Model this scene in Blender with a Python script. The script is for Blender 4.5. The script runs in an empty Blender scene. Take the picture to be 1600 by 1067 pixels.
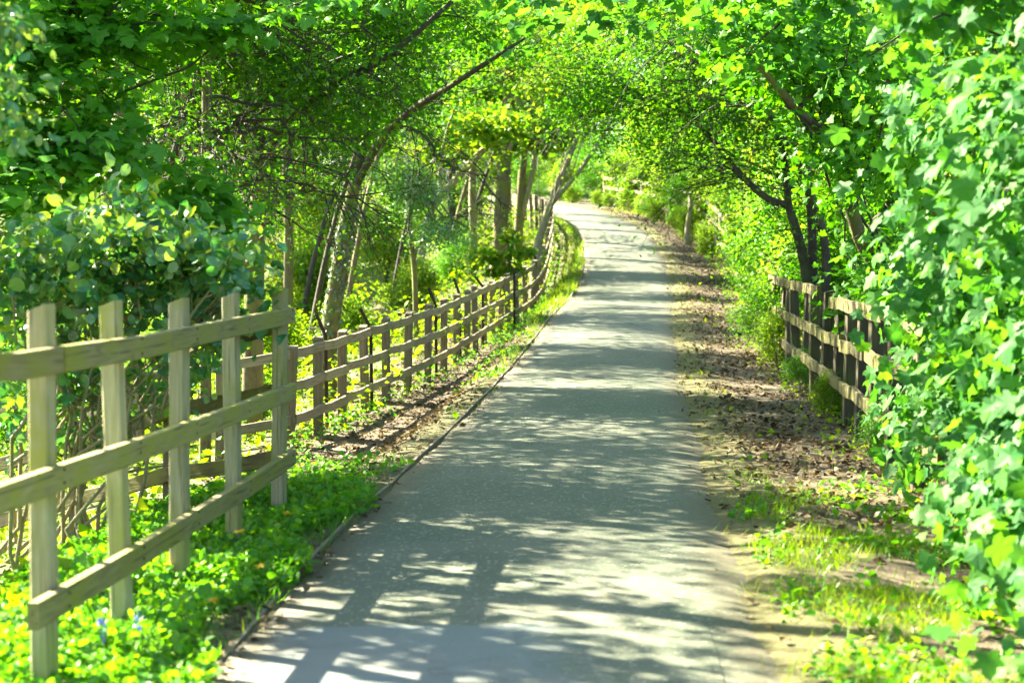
import bpy, math, random
import numpy as np
from mathutils import Vector, Matrix

rng = np.random.default_rng(7)
random.seed(7)
SC = bpy.context.scene
COL = SC.collection

# ------------------------------------------------------------------ camera
CAM_Z = 1.45
FPX = 2800.0                       # focal length in pixels of the 1600 px wide photograph
cam = bpy.data.cameras.new('camera')
cam.sensor_width = 36.0
cam.lens = FPX * 36.0 / 1600.0
cam.clip_start = 0.1
cam.clip_end = 3000.0
cam.dof.use_dof = True
cam.dof.focus_distance = 15.0
cam.dof.aperture_fstop = 3.2
cam_o = bpy.data.objects.new('camera', cam)
PITCH = math.atan(147.5 / FPX)
cam_o.location = (0, 0, CAM_Z)
cam_o.rotation_euler = (math.pi / 2 - PITCH, 0, 0)
COL.objects.link(cam_o)
SC.camera = cam_o

# ------------------------------------------------------------------ sky, sun, exposure
SUN_EL = math.radians(36)
SUN_H = np.array([-0.80, 0.60])
SUN_H = SUN_H / np.linalg.norm(SUN_H)
to_sun = Vector((SUN_H[0] * math.cos(SUN_EL), SUN_H[1] * math.cos(SUN_EL), math.sin(SUN_EL)))
world = bpy.data.worlds.new('World')
SC.world = world
world.use_nodes = True
wn = world.node_tree
wn.nodes.clear()
wo = wn.nodes.new('ShaderNodeOutputWorld')
wb = wn.nodes.new('ShaderNodeBackground')
sky = wn.nodes.new('ShaderNodeTexSky')
sky.sky_type = 'NISHITA'
sky.sun_disc = False
sky.sun_elevation = SUN_EL
sky.sun_rotation = math.atan2(SUN_H[0], SUN_H[1])
sky.air_density = 1.0
sky.dust_density = 1.5
wb.inputs['Strength'].default_value = 0.05
wn.links.new(sky.outputs[0], wb.inputs['Color'])
wn.links.new(wb.outputs[0], wo.inputs['Surface'])

sun = bpy.data.lights.new('sun', 'SUN')
sun.energy = 5.0
sun.angle = math.radians(0.53)
sun.color = (1.0, 0.90, 0.69)
sun_o = bpy.data.objects.new('sun', sun)
sun_o.rotation_euler = to_sun.to_track_quat('Z', 'Y').to_euler()
sun_o.location = (-40, 30, 40)
COL.objects.link(sun_o)

SC.view_settings.view_transform = 'Standard'
SC.view_settings.look = 'None'
SC.view_settings.gamma = 1.0
SC.view_settings.exposure = 3.45
SC.view_settings.use_curve_mapping = False
SC.render.engine = 'CYCLES'
cy = SC.cycles
cy.use_denoising = True
try:
    cy.denoiser = 'OPENIMAGEDENOISE'
    cy.denoising_input_passes = 'RGB_ALBEDO_NORMAL'
except Exception:
    pass
cy.use_adaptive_sampling = True
cy.adaptive_threshold = 0.025
cy.max_bounces = 6
cy.diffuse_bounces = 4
cy.glossy_bounces = 2
cy.transmission_bounces = 4
cy.transparent_max_bounces = 4
cy.sample_clamp_indirect = 6.0
cy.caustics_reflective = False
cy.caustics_refractive = False

# ------------------------------------------------------------------ small helpers
def W(px, py, D):
    """World point seen at photograph pixel (px, py) at depth D metres (a survey of the place)."""
    dx = (px - 800.0) / FPX
    dy = -(py - 533.5) / FPX
    c, s = math.cos(PITCH), math.sin(PITCH)
    # camera axes: right (1,0,0), forward (0,c,-s), up (0,s,c)
    fy = c + dy * s
    fz = -s + dy * c
    k = D / fy
    return np.array([dx * k, D, CAM_Z + fz * k])

def smooth(a, b, x):
    t = np.clip((np.asarray(x, float) - a) / (b - a), 0, 1)
    return t * t * (3 - 2 * t)

def tag(o, label=None, cat=None, group=None, kind=None):
    if label: o['label'] = label
    if cat: o['category'] = cat
    if group: o['group'] = group
    if kind: o['kind'] = kind
    return o

def empty(name, loc, label, cat, group=None):
    o = bpy.data.objects.new(name, None)
    o.location = loc
    o.empty_display_size = 0.2
    COL.objects.link(o)
    return tag(o, label, cat, group)

def mesh_np(name, V, F, mat, smooth_shade=True, attrs=None):
    """V (n,3); F array (m,k) or list of such arrays."""
    me = bpy.data.meshes.new(name)
    V = np.ascontiguousarray(V, np.float32)
    Fs = F if isinstance(F, list) else [F]
    Fs = [np.asarray(f, np.int32) for f in Fs if len(f)]
    me.vertices.add(len(V))
    me.vertices.foreach_set('co', V.ravel())
    loops = np.concatenate([f.ravel() for f in Fs])
    sizes = np.concatenate([np.full(len(f), f.shape[1], np.int32) for f in Fs])
    starts = np.concatenate([[0], np.cumsum(sizes)[:-1]]).astype(np.int32)
    me.loops.add(len(loops))
    me.loops.foreach_set('vertex_index', loops)
    me.polygons.add(len(sizes))
    me.polygons.foreach_set('loop_start', starts)
    me.polygons.foreach_set('loop_total', sizes)
    me.polygons.foreach_set('use_smooth', np.full(len(sizes), smooth_shade, bool))
    if attrs:
        for k, v in attrs.items():
            a = me.attributes.new(k, 'FLOAT', 'POINT')
            a.data.foreach_set('value', np.ascontiguousarray(v, np.float32))
    me.update(calc_edges=True)
    me.materials.append(mat)
    return me

def obj(name, me, parent=None, loc=None, world_pts=False):
    o = bpy.data.objects.new(name, me)
    COL.objects.link(o)
    if parent is not None:
        o.parent = parent
        if world_pts:                      # mesh was made in world coordinates
            pl = Vector(parent.location)
            o.matrix_parent_inverse = Matrix.Identity(4)
            o.location = -pl
    if loc is not None:
        o.location = loc
    return o

def catmull(P, n):
    P = np.asarray(P, float)
    if len(P) == 2:
        t = np.linspace(0, 1, n)[:, None]
        return P[0] * (1 - t) + P[1] * t
    Q = np.vstack([2 * P[0] - P[1], P, 2 * P[-1] - P[-2]])
    out = []
    m = len(P) - 1
    for u in np.linspace(0, m - 1e-6, n):
        i = int(u); t = u - i
        p0, p1, p2, p3 = Q[i], Q[i + 1], Q[i + 2], Q[i + 3]
        out.append(0.5 * ((2 * p1) + (-p0 + p2) * t + (2 * p0 - 5 * p1 + 4 * p2 - p3) * t * t + (-p0 + 3 * p1 - 3 * p2 + p3) * t ** 3))
    return np.array(out)

class Build:
    def __init__(self):
        self.V = []; self.F4 = []; self.F3 = []; self.n = 0; self.tips = []
    def add(self, V, F):
        F = np.asarray(F, np.int64) + self.n
        self.V.append(np.asarray(V, float)); self.n += len(V)
        (self.F4 if F.shape[1] == 4 else self.F3).append(F)
    def tube(self, P, R, k=7, cap=True, wob=0.0):
        P = np.asarray(P, float); R = np.broadcast_to(np.asarray(R, float), (len(P),))
        T = np.gradient(P, axis=0)
        T /= np.linalg.norm(T, axis=1)[:, None] + 1e-9
        ref = np.where(np.abs(T[:, 2:3]) < 0.9, np.array([[0, 0, 1.0]]), np.array([[1.0, 0, 0]]))
        A = np.cross(T, ref); A /= np.linalg.norm(A, axis=1)[:, None] + 1e-9
        for i in range(1, len(A)):                 # parallel transport
            a = A[i - 1] - T[i] * np.dot(A[i - 1], T[i])
            A[i] = a / (np.linalg.norm(a) + 1e-9)
        B = np.cross(T, A)
        th = np.linspace(0, 2 * math.pi, k, endpoint=False)
        rr = R[:, None] * (1 + wob * rng.normal(size=(len(P), k)))
        V = P[:, None, :] + rr[:, :, None] * (np.cos(th)[None, :, None] * A[:, None, :] + np.sin(th)[None, :, None] * B[:, None, :])
        V = V.reshape(-1, 3)
        i = np.arange(len(P) - 1)[:, None] * k; j = np.arange(k)[None, :]; j2 = (j + 1) % k
        F = np.stack([i + j, i + j2, i + k + j2, i + k + j], -1).reshape(-1, 4)
        self.add(V, F)
        if cap:
            n = len(P) * k
            self.add(np.vstack([V[-k:], P[-1:] + T[-1:] * R[-1] * 0.5]), np.stack([np.arange(k), (np.arange(k) + 1) % k, np.full(k, k)], -1))
    def empty(self): return self.n == 0
    def mesh(self, name, mat, smooth_shade=True):
        Fs = []
        if self.F4: Fs.append(np.vstack(self.F4))
        if self.F3: Fs.append(np.vstack(self.F3))
        return mesh_np(name, np.vstack(self.V), Fs, mat, smooth_shade)

# ------------------------------------------------------------------ materials
def new_mat(name):
    m = bpy.data.materials.new(name)
    m.use_nodes = True
    nt = m.node_tree
    nt.nodes.clear()
    out = nt.nodes.new('ShaderNodeOutputMaterial')
    return m, nt, out

def N(nt, t, **kw):
    n = nt.nodes.new(t)
    for k, v in kw.items():
        setattr(n, k, v)
    return n

def ramp(nt, stops, fac):
    r = N(nt, 'ShaderNodeValToRGB')
    el = r.color_ramp.elements
    while len(el) < len(stops): el.new(0.5)
    for e, (p, c) in zip(el, stops):
        e.position = p
        e.color = (c[0], c[1], c[2], 1)
    nt.links.new(fac, r.inputs['Fac'])
    return r.outputs['Color']

def noise_tex(nt, scale, detail=4, rough=0.55, vec=None, dist=0.0):
    n = N(nt, 'ShaderNodeTexNoise')
    n.inputs['Scale'].default_value = scale
    n.inputs['Detail'].default_value = detail
    n.inputs['Roughness'].default_value = rough
    n.inputs['Distortion'].default_value = dist
    if vec is not None: nt.links.new(vec, n.inputs['Vector'])
    return n.outputs['Fac']

def mixc(nt, fac, a, b, blend='MIX'):
    m = N(nt, 'ShaderNodeMix', data_type='RGBA', blend_type=blend)
    for sock, v in ((m.inputs[0], fac), (m.inputs[6], a), (m.inputs[7], b)):
        if isinstance(v, bpy.types.NodeSocket): nt.links.new(v, sock)
        elif isinstance(v, (int, float)): sock.default_value = v
        else: sock.default_value = (v[0], v[1], v[2], 1)
    return m.outputs[2]

def math_n(nt, op, a, b=None, clamp=False):
    m = N(nt, 'ShaderNodeMath', operation=op)
    m.use_clamp = clamp
    for sock, v in zip(m.inputs, (a, b)):
        if v is None: continue
        if isinstance(v, bpy.types.NodeSocket): nt.links.new(v, sock)
        else: sock.default_value = v
    return m.outputs[0]

def leaf_mat(name, cols, trans_gain=(1.9, 1.7, 0.35), trans=0.45, gloss=0.05, rough=0.35):
    """cols: list of leaf base colours, one is picked per leaf; light also passes through the blade."""
    m, nt, out = new_mat(name)
    geo = N(nt, 'ShaderNodeNewGeometry')
    oi = N(nt, 'ShaderNodeObjectInfo')
    f = math_n(nt, 'FRACT', math_n(nt, 'ADD', geo.outputs['Random Per Island'], oi.outputs['Random']))
    stops = [(i / max(1, len(cols) - 1), c) for i, c in enumerate(cols)]
    col = ramp(nt, stops, f)
    tcol = mixc(nt, 1.0, col, trans_gain, 'MULTIPLY')
    d = N(nt, 'ShaderNodeBsdfDiffuse'); nt.links.new(col, d.inputs['Color'])
    t = N(nt, 'ShaderNodeBsdfTranslucent'); nt.links.new(tcol, t.inputs['Color'])
    mx = N(nt, 'ShaderNodeMixShader'); mx.inputs[0].default_value = trans
    nt.links.new(d.outputs[0], mx.inputs[1]); nt.links.new(t.outputs[0], mx.inputs[2])
    last = mx.outputs[0]
    if gloss:
        g = N(nt, 'ShaderNodeBsdfGlossy'); g.inputs['Roughness'].default_value = rough
        g.inputs['Color'].default_value = (1, 1, 1, 1)
        m2 = N(nt, 'ShaderNodeMixShader'); m2.inputs[0].default_value = gloss
        nt.links.new(last, m2.inputs[1]); nt.links.new(g.outputs[0], m2.inputs[2])
        last = m2.outputs[0]
    nt.links.new(last, out.inputs['Surface'])
    return m

def bark_mat(name, dark, light, moss=None, moss_amt=0.5, scale=9.0):
    m, nt, out = new_mat(name)
    tc = N(nt, 'ShaderNodeNewGeometry')
    mp = N(nt, 'ShaderNodeMapping'); mp.inputs['Scale'].default_value = (1, 1, 0.3)
    nt.links.new(tc.outputs['Position'], mp.inputs['Vector'])
    n1 = noise_tex(nt, scale * 3, 6, 0.65, mp.outputs[0], 0.6)
    c = ramp(nt, [(0.3, dark), (0.7, light)], n1)
    if moss:
        n2 = noise_tex(nt, scale * 0.5, 4, 0.6, tc.outputs['Position'])
        k = ramp(nt, [(0.62 - 0.3 * moss_amt, (0, 0, 0)), (0.78 - 0.3 * moss_amt, (1, 1, 1))], n2)
        c = mixc(nt, k, c, moss)
    b = N(nt, 'ShaderNodeBsdfPrincipled')
    nt.links.new(c, b.inputs['Base Color'])
    b.inputs['Roughness'].default_value = 0.9
    bp = N(nt, 'ShaderNodeBump'); bp.inputs['Strength'].default_value = 0.6; bp.inputs['Distance'].default_value = 0.02
    nt.links.new(n1, bp.inputs['Height']); nt.links.new(bp.outputs[0], b.inputs['Normal'])
    nt.links.new(b.outputs[0], out.inputs['Surface'])
    return m

def wood_mat(name, base, grey, algae, algae_amt, axis_scale=(3, 3, 0.25)):
    m, nt, out = new_mat(name)
    tc = N(nt, 'ShaderNodeTexCoord')
    oi = N(nt, 'ShaderNodeObjectInfo')
    add = N(nt, 'ShaderNodeVectorMath', operation='ADD')
    nt.links.new(tc.outputs['Object'], add.inputs[0])
    sc = N(nt, 'ShaderNodeVectorMath', operation='SCALE'); sc.inputs['Scale'].default_value = 37.0
    cmb = N(nt, 'ShaderNodeCombineXYZ')
    for i in range(3): nt.links.new(oi.outputs['Random'], cmb.inputs[i])
    nt.links.new(cmb.outputs[0], sc.inputs[0]); nt.links.new(sc.outputs[0], add.inputs[1])
    mp = N(nt, 'ShaderNodeMapping'); mp.inputs['Scale'].default_value = axis_scale
    nt.links.new(add.outputs[0], mp.inputs['Vector'])
    n1 = noise_tex(nt, 14, 6, 0.6, mp.outputs[0], 0.8)
    n2 = noise_tex(nt, 3.5, 4, 0.6, add.outputs[0])
    n3 = noise_tex(nt, 30, 3, 0.6, mp.outputs[0])
    c = ramp(nt, [(0.3, base), (0.7, grey)], n1)
    k = ramp(nt, [(0.66 - 0.35 * algae_amt, (0, 0, 0)), (0.86 - 0.35 * algae_amt, (1, 1, 1))], n2)
    c = mixc(nt, k, c, algae)
    mp2 = N(nt, 'ShaderNodeMapping'); mp2.inputs['Scale'].default_value = tuple(q * (1.0 if q > 1 else 0.35) for q in axis_scale)
    nt.links.new(add.outputs[0], mp2.inputs['Vector'])
    n4 = noise_tex(nt, 24, 3, 0.5, mp2.outputs[0], 0.3)
    c = mixc(nt, math_n(nt, 'MULTIPLY', ramp(nt, [(0.60, (0, 0, 0)), (0.66, (1, 1, 1))], n4), 0.65), c, [q * 0.3 for q in base])
    v = math_n(nt, 'MULTIPLY_ADD', oi.outputs['Random'], 0.35); v.node.inputs[2].default_value = 0.8
    c = mixc(nt, 1.0, c, v, 'MULTIPLY')
    b = N(nt, 'ShaderNodeBsdfPrincipled')
    nt.links.new(c, b.inputs['Base Color'])
    b.inputs['Roughness'].default_value = 0.8
    bp = N(nt, 'ShaderNodeBump'); bp.inputs['Strength'].default_value = 0.5; bp.inputs['Distance'].default_value = 0.006
    nt.links.new(n3, bp.inputs['Height']); nt.links.new(bp.outputs[0], b.inputs['Normal'])
    nt.links.new(b.outputs[0], out.inputs['Surface'])
    return m

def plain_mat(name, c, rough=0.7, metal=0.0):
    m, nt, out = new_mat(name)
    b = N(nt, 'ShaderNodeBsdfPrincipled')
    tc = N(nt, 'ShaderNodeTexCoord')
    n = noise_tex(nt, 20, 4, 0.6, tc.outputs['Object'])
    cc = ramp(nt, [(0.3, [x * 0.7 for x in c]), (0.7, [min(1, x * 1.2) for x in c])], n)
    nt.links.new(cc, b.inputs['Base Color'])
    b.inputs['Roughness'].default_value = rough
    b.inputs['Metallic'].default_value = metal
    nt.links.new(b.outputs[0], out.inputs['Surface'])
    return m

M = {}
M['maple'] = leaf_mat('maple_leaf', [(0.03, 0.14, 0.03), (0.05, 0.19, 0.035), (0.085, 0.25, 0.03), (0.035, 0.16, 0.04), (0.065, 0.22, 0.025)], gloss=0.014, rough=0.55)
M['sycamore'] = leaf_mat('sycamore_leaf', [(0.035, 0.17, 0.005), (0.06, 0.23, 0.007), (0.09, 0.28, 0.008), (0.045, 0.20, 0.006)], gloss=0.025, rough=0.5)
M['laurel'] = leaf_mat('glossy_shrub_leaf', [(0.025, 0.14, 0.06), (0.05, 0.20, 0.08), (0.14, 0.30, 0.06), (0.035, 0.17, 0.075), (0.20, 0.30, 0.04)], trans=0.35, gloss=0.06, rough=0.35)
M['newleaf'] = leaf_mat('new_growth_leaf', [(0.13, 0.28, 0.02), (0.22, 0.31, 0.03), (0.10, 0.25, 0.03)], trans_gain=(1.2, 1.2, 0.6), trans=0.4)
M['orange'] = leaf_mat('old_orange_leaf', [(0.5, 0.25, 0.02), (0.55, 0.20, 0.02)], trans_gain=(1.3, 1.2, 0.6))
M['wood_leaf'] = leaf_mat('woodland_leaf', [(0.025, 0.13, 0.003), (0.05, 0.19, 0.004), (0.09, 0.24, 0.004), (0.035, 0.16, 0.003)], gloss=0.02, rough=0.5)
M['bright_leaf'] = leaf_mat('spring_leaf', [(0.07, 0.19, 0.008), (0.13, 0.26, 0.012), (0.23, 0.32, 0.03), (0.06, 0.17, 0.008), (0.10, 0.24, 0.01)], trans_gain=(1.8, 1.6, 0.6), trans=0.5, gloss=0.012, rough=0.5)
M['haw_leaf'] = leaf_mat('hawthorn_leaf', [(0.04, 0.16, 0.05), (0.06, 0.21, 0.06), (0.11, 0.25, 0.09)], gloss=0.06, rough=0.35)
M['herb'] = leaf_mat('herb_leaf', [(0.08, 0.20, 0.004), (0.13, 0.27, 0.005), (0.22, 0.32, 0.007), (0.10, 0.23, 0.005)], trans=0.5, gloss=0.012, rough=0.5)
M['weed'] = leaf_mat('verge_weed_leaf', [(0.045, 0.19, 0.012), (0.08, 0.26, 0.014), (0.14, 0.31, 0.014)], trans=0.45, gloss=0.02, rough=0.5)
M['grass'] = leaf_mat('grass_blade', [(0.07, 0.19, 0.006), (0.13, 0.25, 0.008), (0.22, 0.29, 0.02)], trans=0.4, gloss=0.02)
M['needle'] = leaf_mat('conifer_needle', [(0.03, 0.08, 0.015), (0.05, 0.11, 0.02)], trans=0.2)
M['ivy'] = leaf_mat('ivy_leaf', [(0.02, 0.07, 0.02), (0.04, 0.11, 0.025), (0.06, 0.14, 0.03)], trans=0.25, gloss=0.1)
M['litter'] = leaf_mat('dead_leaf', [(0.045, 0.032, 0.014), (0.10, 0.072, 0.032), (0.20, 0.155, 0.075), (0.07, 0.048, 0.02), (0.13, 0.095, 0.04)], trans_gain=(1, 1, 1), trans=0.1, gloss=0.015, rough=0.5)
M['bark_dark'] = bark_mat('dark_bark', (0.025, 0.02, 0.014), (0.08, 0.065, 0.045), (0.06, 0.08, 0.02), 0.3)
M['bark_moss'] = bark_mat('mossy_bark', (0.07, 0.055, 0.03), (0.19, 0.15, 0.09), (0.14, 0.15, 0.03), 0.6)
M['bark_pale'] = bark_mat('pale_bark', (0.14, 0.12, 0.08), (0.36, 0.32, 0.23), (0.20, 0.20, 0.07), 0.4)
M['birch'] = bark_mat('birch_bark', (0.2, 0.18, 0.15), (0.62, 0.58, 0.5))
M['twig'] = bark_mat('twig_bark', (0.02, 0.016, 0.01), (0.055, 0.045, 0.028))
M['stem'] = bark_mat('pale_stem', (0.16, 0.13, 0.07), (0.3, 0.26, 0.14))
M['deadwood'] = bark_mat('dead_wood', (0.14, 0.10, 0.06), (0.35, 0.28, 0.19))
M['fence_new'] = wood_mat('pale_timber', (0.25, 0.22, 0.10), (0.41, 0.38, 0.22), (0.26, 0.265, 0.05), 0.5)
M['rail_new'] = wood_mat('pale_timber_rail', (0.17, 0.14, 0.04), (0.30, 0.26, 0.10), (0.23, 0.225, 0.025), 0.7, (0.3, 3, 3))
M['fence_old'] = wood_mat('weathered_post', (0.10, 0.075, 0.045), (0.2, 0.165, 0.11), (0.14, 0.14, 0.04), 0.4)
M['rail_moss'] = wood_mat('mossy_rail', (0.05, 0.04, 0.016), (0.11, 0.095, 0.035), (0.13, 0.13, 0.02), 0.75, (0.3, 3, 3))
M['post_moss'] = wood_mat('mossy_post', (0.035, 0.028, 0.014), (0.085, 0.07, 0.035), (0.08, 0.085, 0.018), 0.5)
M['rail_old'] = wood_mat('weathered_rail', (0.18, 0.15, 0.085), (0.33, 0.285, 0.18), (0.19, 0.19, 0.055), 0.45, (0.3, 3, 3))
M['iron'] = plain_mat('rusty_iron', (0.035, 0.025, 0.02), 0.75, 0.2)
M['yellow'] = leaf_mat('dandelion_petal', [(0.75, 0.5, 0.01), (0.8, 0.55, 0.02)], trans_gain=(1, 1, 1), trans=0.2)
M['blue'] = leaf_mat('bluebell_petal', [(0.12, 0.12, 0.6), (0.18, 0.15, 0.7)], trans_gain=(1, 1, 1), trans=0.3)

# ------------------------------------------------------------------ path line and terrain
PATH = np.array([  # X, Y, Z
    (-0.75, -12, 0.0), (-0.45, -4, 0.0), (-0.22, 2, 0.0), (-0.05, 6, 0.0), (0.15, 9.7, 0.0), (0.58, 15.4, 0.0), (0.82, 18.9, 0.02),
    (1.13, 22.8, 0.11), (1.54, 27.9, 0.31), (2.05, 33.5, 0.50), (2.44, 38.7, 0.72), (2.74, 44, 1.2),
    (2.78, 50, 1.86), (2.35, 56, 2.36), (1.3, 62, 2.82), (-1.2, 69, 3.35), (-6, 76, 3.9), (-14, 82, 4.4), (-30, 88, 5.0), (-60, 95, 5.5)])
PC = catmull(PATH, 260)
PT = np.gradient(PC, axis=0); PT[:, 2] = 0
PT /= np.linalg.norm(PT, axis=1)[:, None]
PR = np.stack([PT[:, 1], -PT[:, 0]], 1)        # right-hand normal
HALF = 0.95

def path_frame(x, y):
    """signed lateral distance from the path line (+ right), path height and index."""
    x = np.asarray(x, float); y = np.asarray(y, float)
    sh = x.shape
    x = x.ravel(); y = y.ravel()
    d = np.empty(len(x)); z = np.empty(len(x)); ii = np.empty(len(x), int)
    for s in range(0, len(x), 20000):
        e = slice(s, s + 20000)
        dx = x[e, None] - PC[None, :, 0]; dy = y[e, None] - PC[None, :, 1]
        q = dx * dx + dy * dy
        i = q.argmin(1)
        r = np.arange(len(i))
        lat = dx[r, i] * PR[i, 0] + dy[r, i] * PR[i, 1]
        lon = dx[r, i] * PT[i, 0] + dy[r, i] * PT[i, 1]
        d[e] = np.sign(lat + 1e-9) * np.sqrt(lat ** 2 + np.maximum(0, np.abs(lon) - 0.5) ** 2)
        j = np.clip(i + np.where(lon > 0, 1, -1), 0, len(PC) - 1)
        seg = np.linalg.norm(PC[j, :2] - PC[i, :2], axis=1) + 1e-6
        t = np.clip(np.abs(lon) / seg, 0, 1)
        z[e] = PC[i, 2] * (1 - t) + PC[j, 2] * t
        ii[e] = i
    return d.reshape(sh), z.reshape(sh), ii.reshape(sh)

def lumps(x, y):
    return (np.sin(x * 1.7 + 0.6 * y) * np.cos(y * 1.3 - 0.4 * x) * 0.5 + np.sin(3.9 * x - 1.1 * y + 1) * np.sin(3.1 * y + 0.7 * x) * 0.3
            + np.sin(8.3 * x + 2.2 * y) * np.cos(7.1 * y - 1.9 * x) * 0.2)

def ground(x, y, frame=None):
    x = np.asarray(x, float); y = np.asarray(y, float)
    d, zp, _ = frame if frame is not None else path_frame(x, y)
    s = np.maximum(0, -d - HALF); r = np.maximum(0, d - HALF)
    w = smooth(10.0, 15.5, y)
    near = 0.95 * smooth(0.75, 3.2, s)
    far = 0.66 * smooth(0.15, 1.15, s) + 0.35 * smooth(2.2, 4.5, s)
    drop = near * (1 - w) + far * w
    drop = drop + 0.35 * smooth(4, 8, s) - 3.2 * smooth(11, 40, s)
    rt = -0.05 * smooth(0.1, 1.0, r) + 0.9 * smooth(3, 11, r) + 1.5 * smooth(11, 40, r)
    z = zp - drop + rt
    edge = np.maximum(s, r)
    z = z + lumps(x, y) * (0.012 + 0.05 * smooth(1.2, 4, edge)) * smooth(0.05, 0.5, edge) + 0.012 * smooth(0.05, 0.3, edge)
    left = 0.01 + 0.03 * (1 - smooth(HALF - 0.22, HALF - 0.02, -d))
    fine = np.sin(9.1 * x + 4.3 * y) * np.sin(7.7 * y - 3.1 * x) + 0.7 * np.sin(17.3 * x - 6.1 * y + 2) * np.sin(14.9 * y + 5.3 * x)
    right = 0.05 * (1 - smooth(HALF - 0.32, HALF + 0.16, d + 0.05 * np.sin(1.3 * y) + 0.03 * np.sin(3.7 * y + 1)))
    z = z - np.where(d < 0, left, right - 0.004) + np.where(d > HALF - 0.2, 0.007 * fine, 0.0)
    return z

def gz(x, y):
    return float(ground(np.array([x]), np.array([y]))[0])

# ground sheet: fine near the path, coarse to the horizon
gx = np.concatenate([-np.geomspace(400, 9, 26), np.arange(-8.6, 9, 0.16), np.geomspace(9.3, 400, 26)])
gy = np.concatenate([[-300, -120, -50, -20, -10, -4, 0, 2.5, 4], np.arange(4.5, 30, 0.2), np.arange(30, 90, 0.5), np.geomspace(92, 900, 22)])
GX, GY = np.meshgrid(gx, gy)
fr = path_frame(GX, GY)
GZ = ground(GX, GY, fr)
nx, ny = len(gx), len(gy)
idx = np.arange(nx * ny).reshape(ny, nx)
F = np.stack([idx[:-1, :-1], idx[:-1, 1:], idx[1:, 1:], idx[1:, :-1]], -1).reshape(-1, 4)

def ground_mat():
    m, nt, out = new_mat('woodland_soil')
    geo = N(nt, 'ShaderNodeNewGeometry')
    P = geo.outputs['Position']
    at = N(nt, 'ShaderNodeAttribute', attribute_name='dpath').outputs['Fac']
    n1 = noise_tex(nt, 1.3, 5, 0.6, P)
    n2 = noise_tex(nt, 22, 6, 0.7, P)
    n3 = noise_tex(nt, 5, 5, 0.65, P)
    soil = ramp(nt, [(0.3, (0.035, 0.026, 0.014)), (0.5, (0.075, 0.056, 0.03)), (0.72, (0.17, 0.13, 0.07))], n2)
    dust = ramp(nt, [(0.3, (0.11, 0.085, 0.05)), (0.7, (0.23, 0.185, 0.11))], n2)
    mossc = ramp(nt, [(0.3, (0.045, 0.055, 0.012)), (0.7, (0.15, 0.135, 0.035))], n2)
    a = math_n(nt, 'ABSOLUTE', at)
    aw = math_n(nt, 'ADD', a, math_n(nt, 'MULTIPLY', math_n(nt, 'SUBTRACT', n3, 0.5), 0.5))
    c = mixc(nt, ramp(nt, [(0.5, (0, 0, 0)), (0.62, (1, 1, 1))], n1), soil, dust)
    # mossy band beside the asphalt
    band = N(nt, 'ShaderNodeMapRange', interpolation_type='SMOOTHSTEP')
    nt.links.new(aw, band.inputs['Value'])
    band.inputs['From Min'].default_value = 1.55; band.inputs['From Max'].default_value = 1.15
    c = mixc(nt, math_n(nt, 'MULTIPLY', band.outputs[0], 0.85), c, mossc)
    # green mossy floor far off in the wood
    farw = N(nt, 'ShaderNodeMapRange', interpolation_type='SMOOTHSTEP')
    nt.links.new(aw, farw.inputs['Value'])
    farw.inputs['From Min'].default_value = 2.6; farw.inputs['From Max'].default_value = 4.5
    green = ramp(nt, [(0.3, (0.04, 0.07, 0.015)), (0.6, (0.09, 0.12, 0.02)), (0.75, (0.14, 0.10, 0.05))], n3)
    c = mixc(nt, math_n(nt, 'MULTIPLY', farw.outputs[0], 0.75), c, green)
    b = N(nt, 'ShaderNodeBsdfPrincipled')
    nt.links.new(c, b.inputs['Base Color']); b.inputs['Roughness'].default_value = 0.95
    bp = N(nt, 'ShaderNodeBump'); bp.inputs['Strength'].default_value = 0.8; bp.inputs['Distance'].default_value = 0.03
    nt.links.new(n2, bp.inputs['Height']); nt.links.new(bp.outputs[0], b.inputs['Normal'])
    nt.links.new(b.outputs[0], out.inputs['Surface'])
    return m

me = mesh_np('ground', np.stack([GX, GY, GZ], -1).reshape(-1, 3), F, ground_mat(), True, {'dpath': fr[0].ravel()})
g = obj('ground', me); tag(g, 'brown woodland soil sloping away from the path', 'ground', kind='structure')

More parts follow.
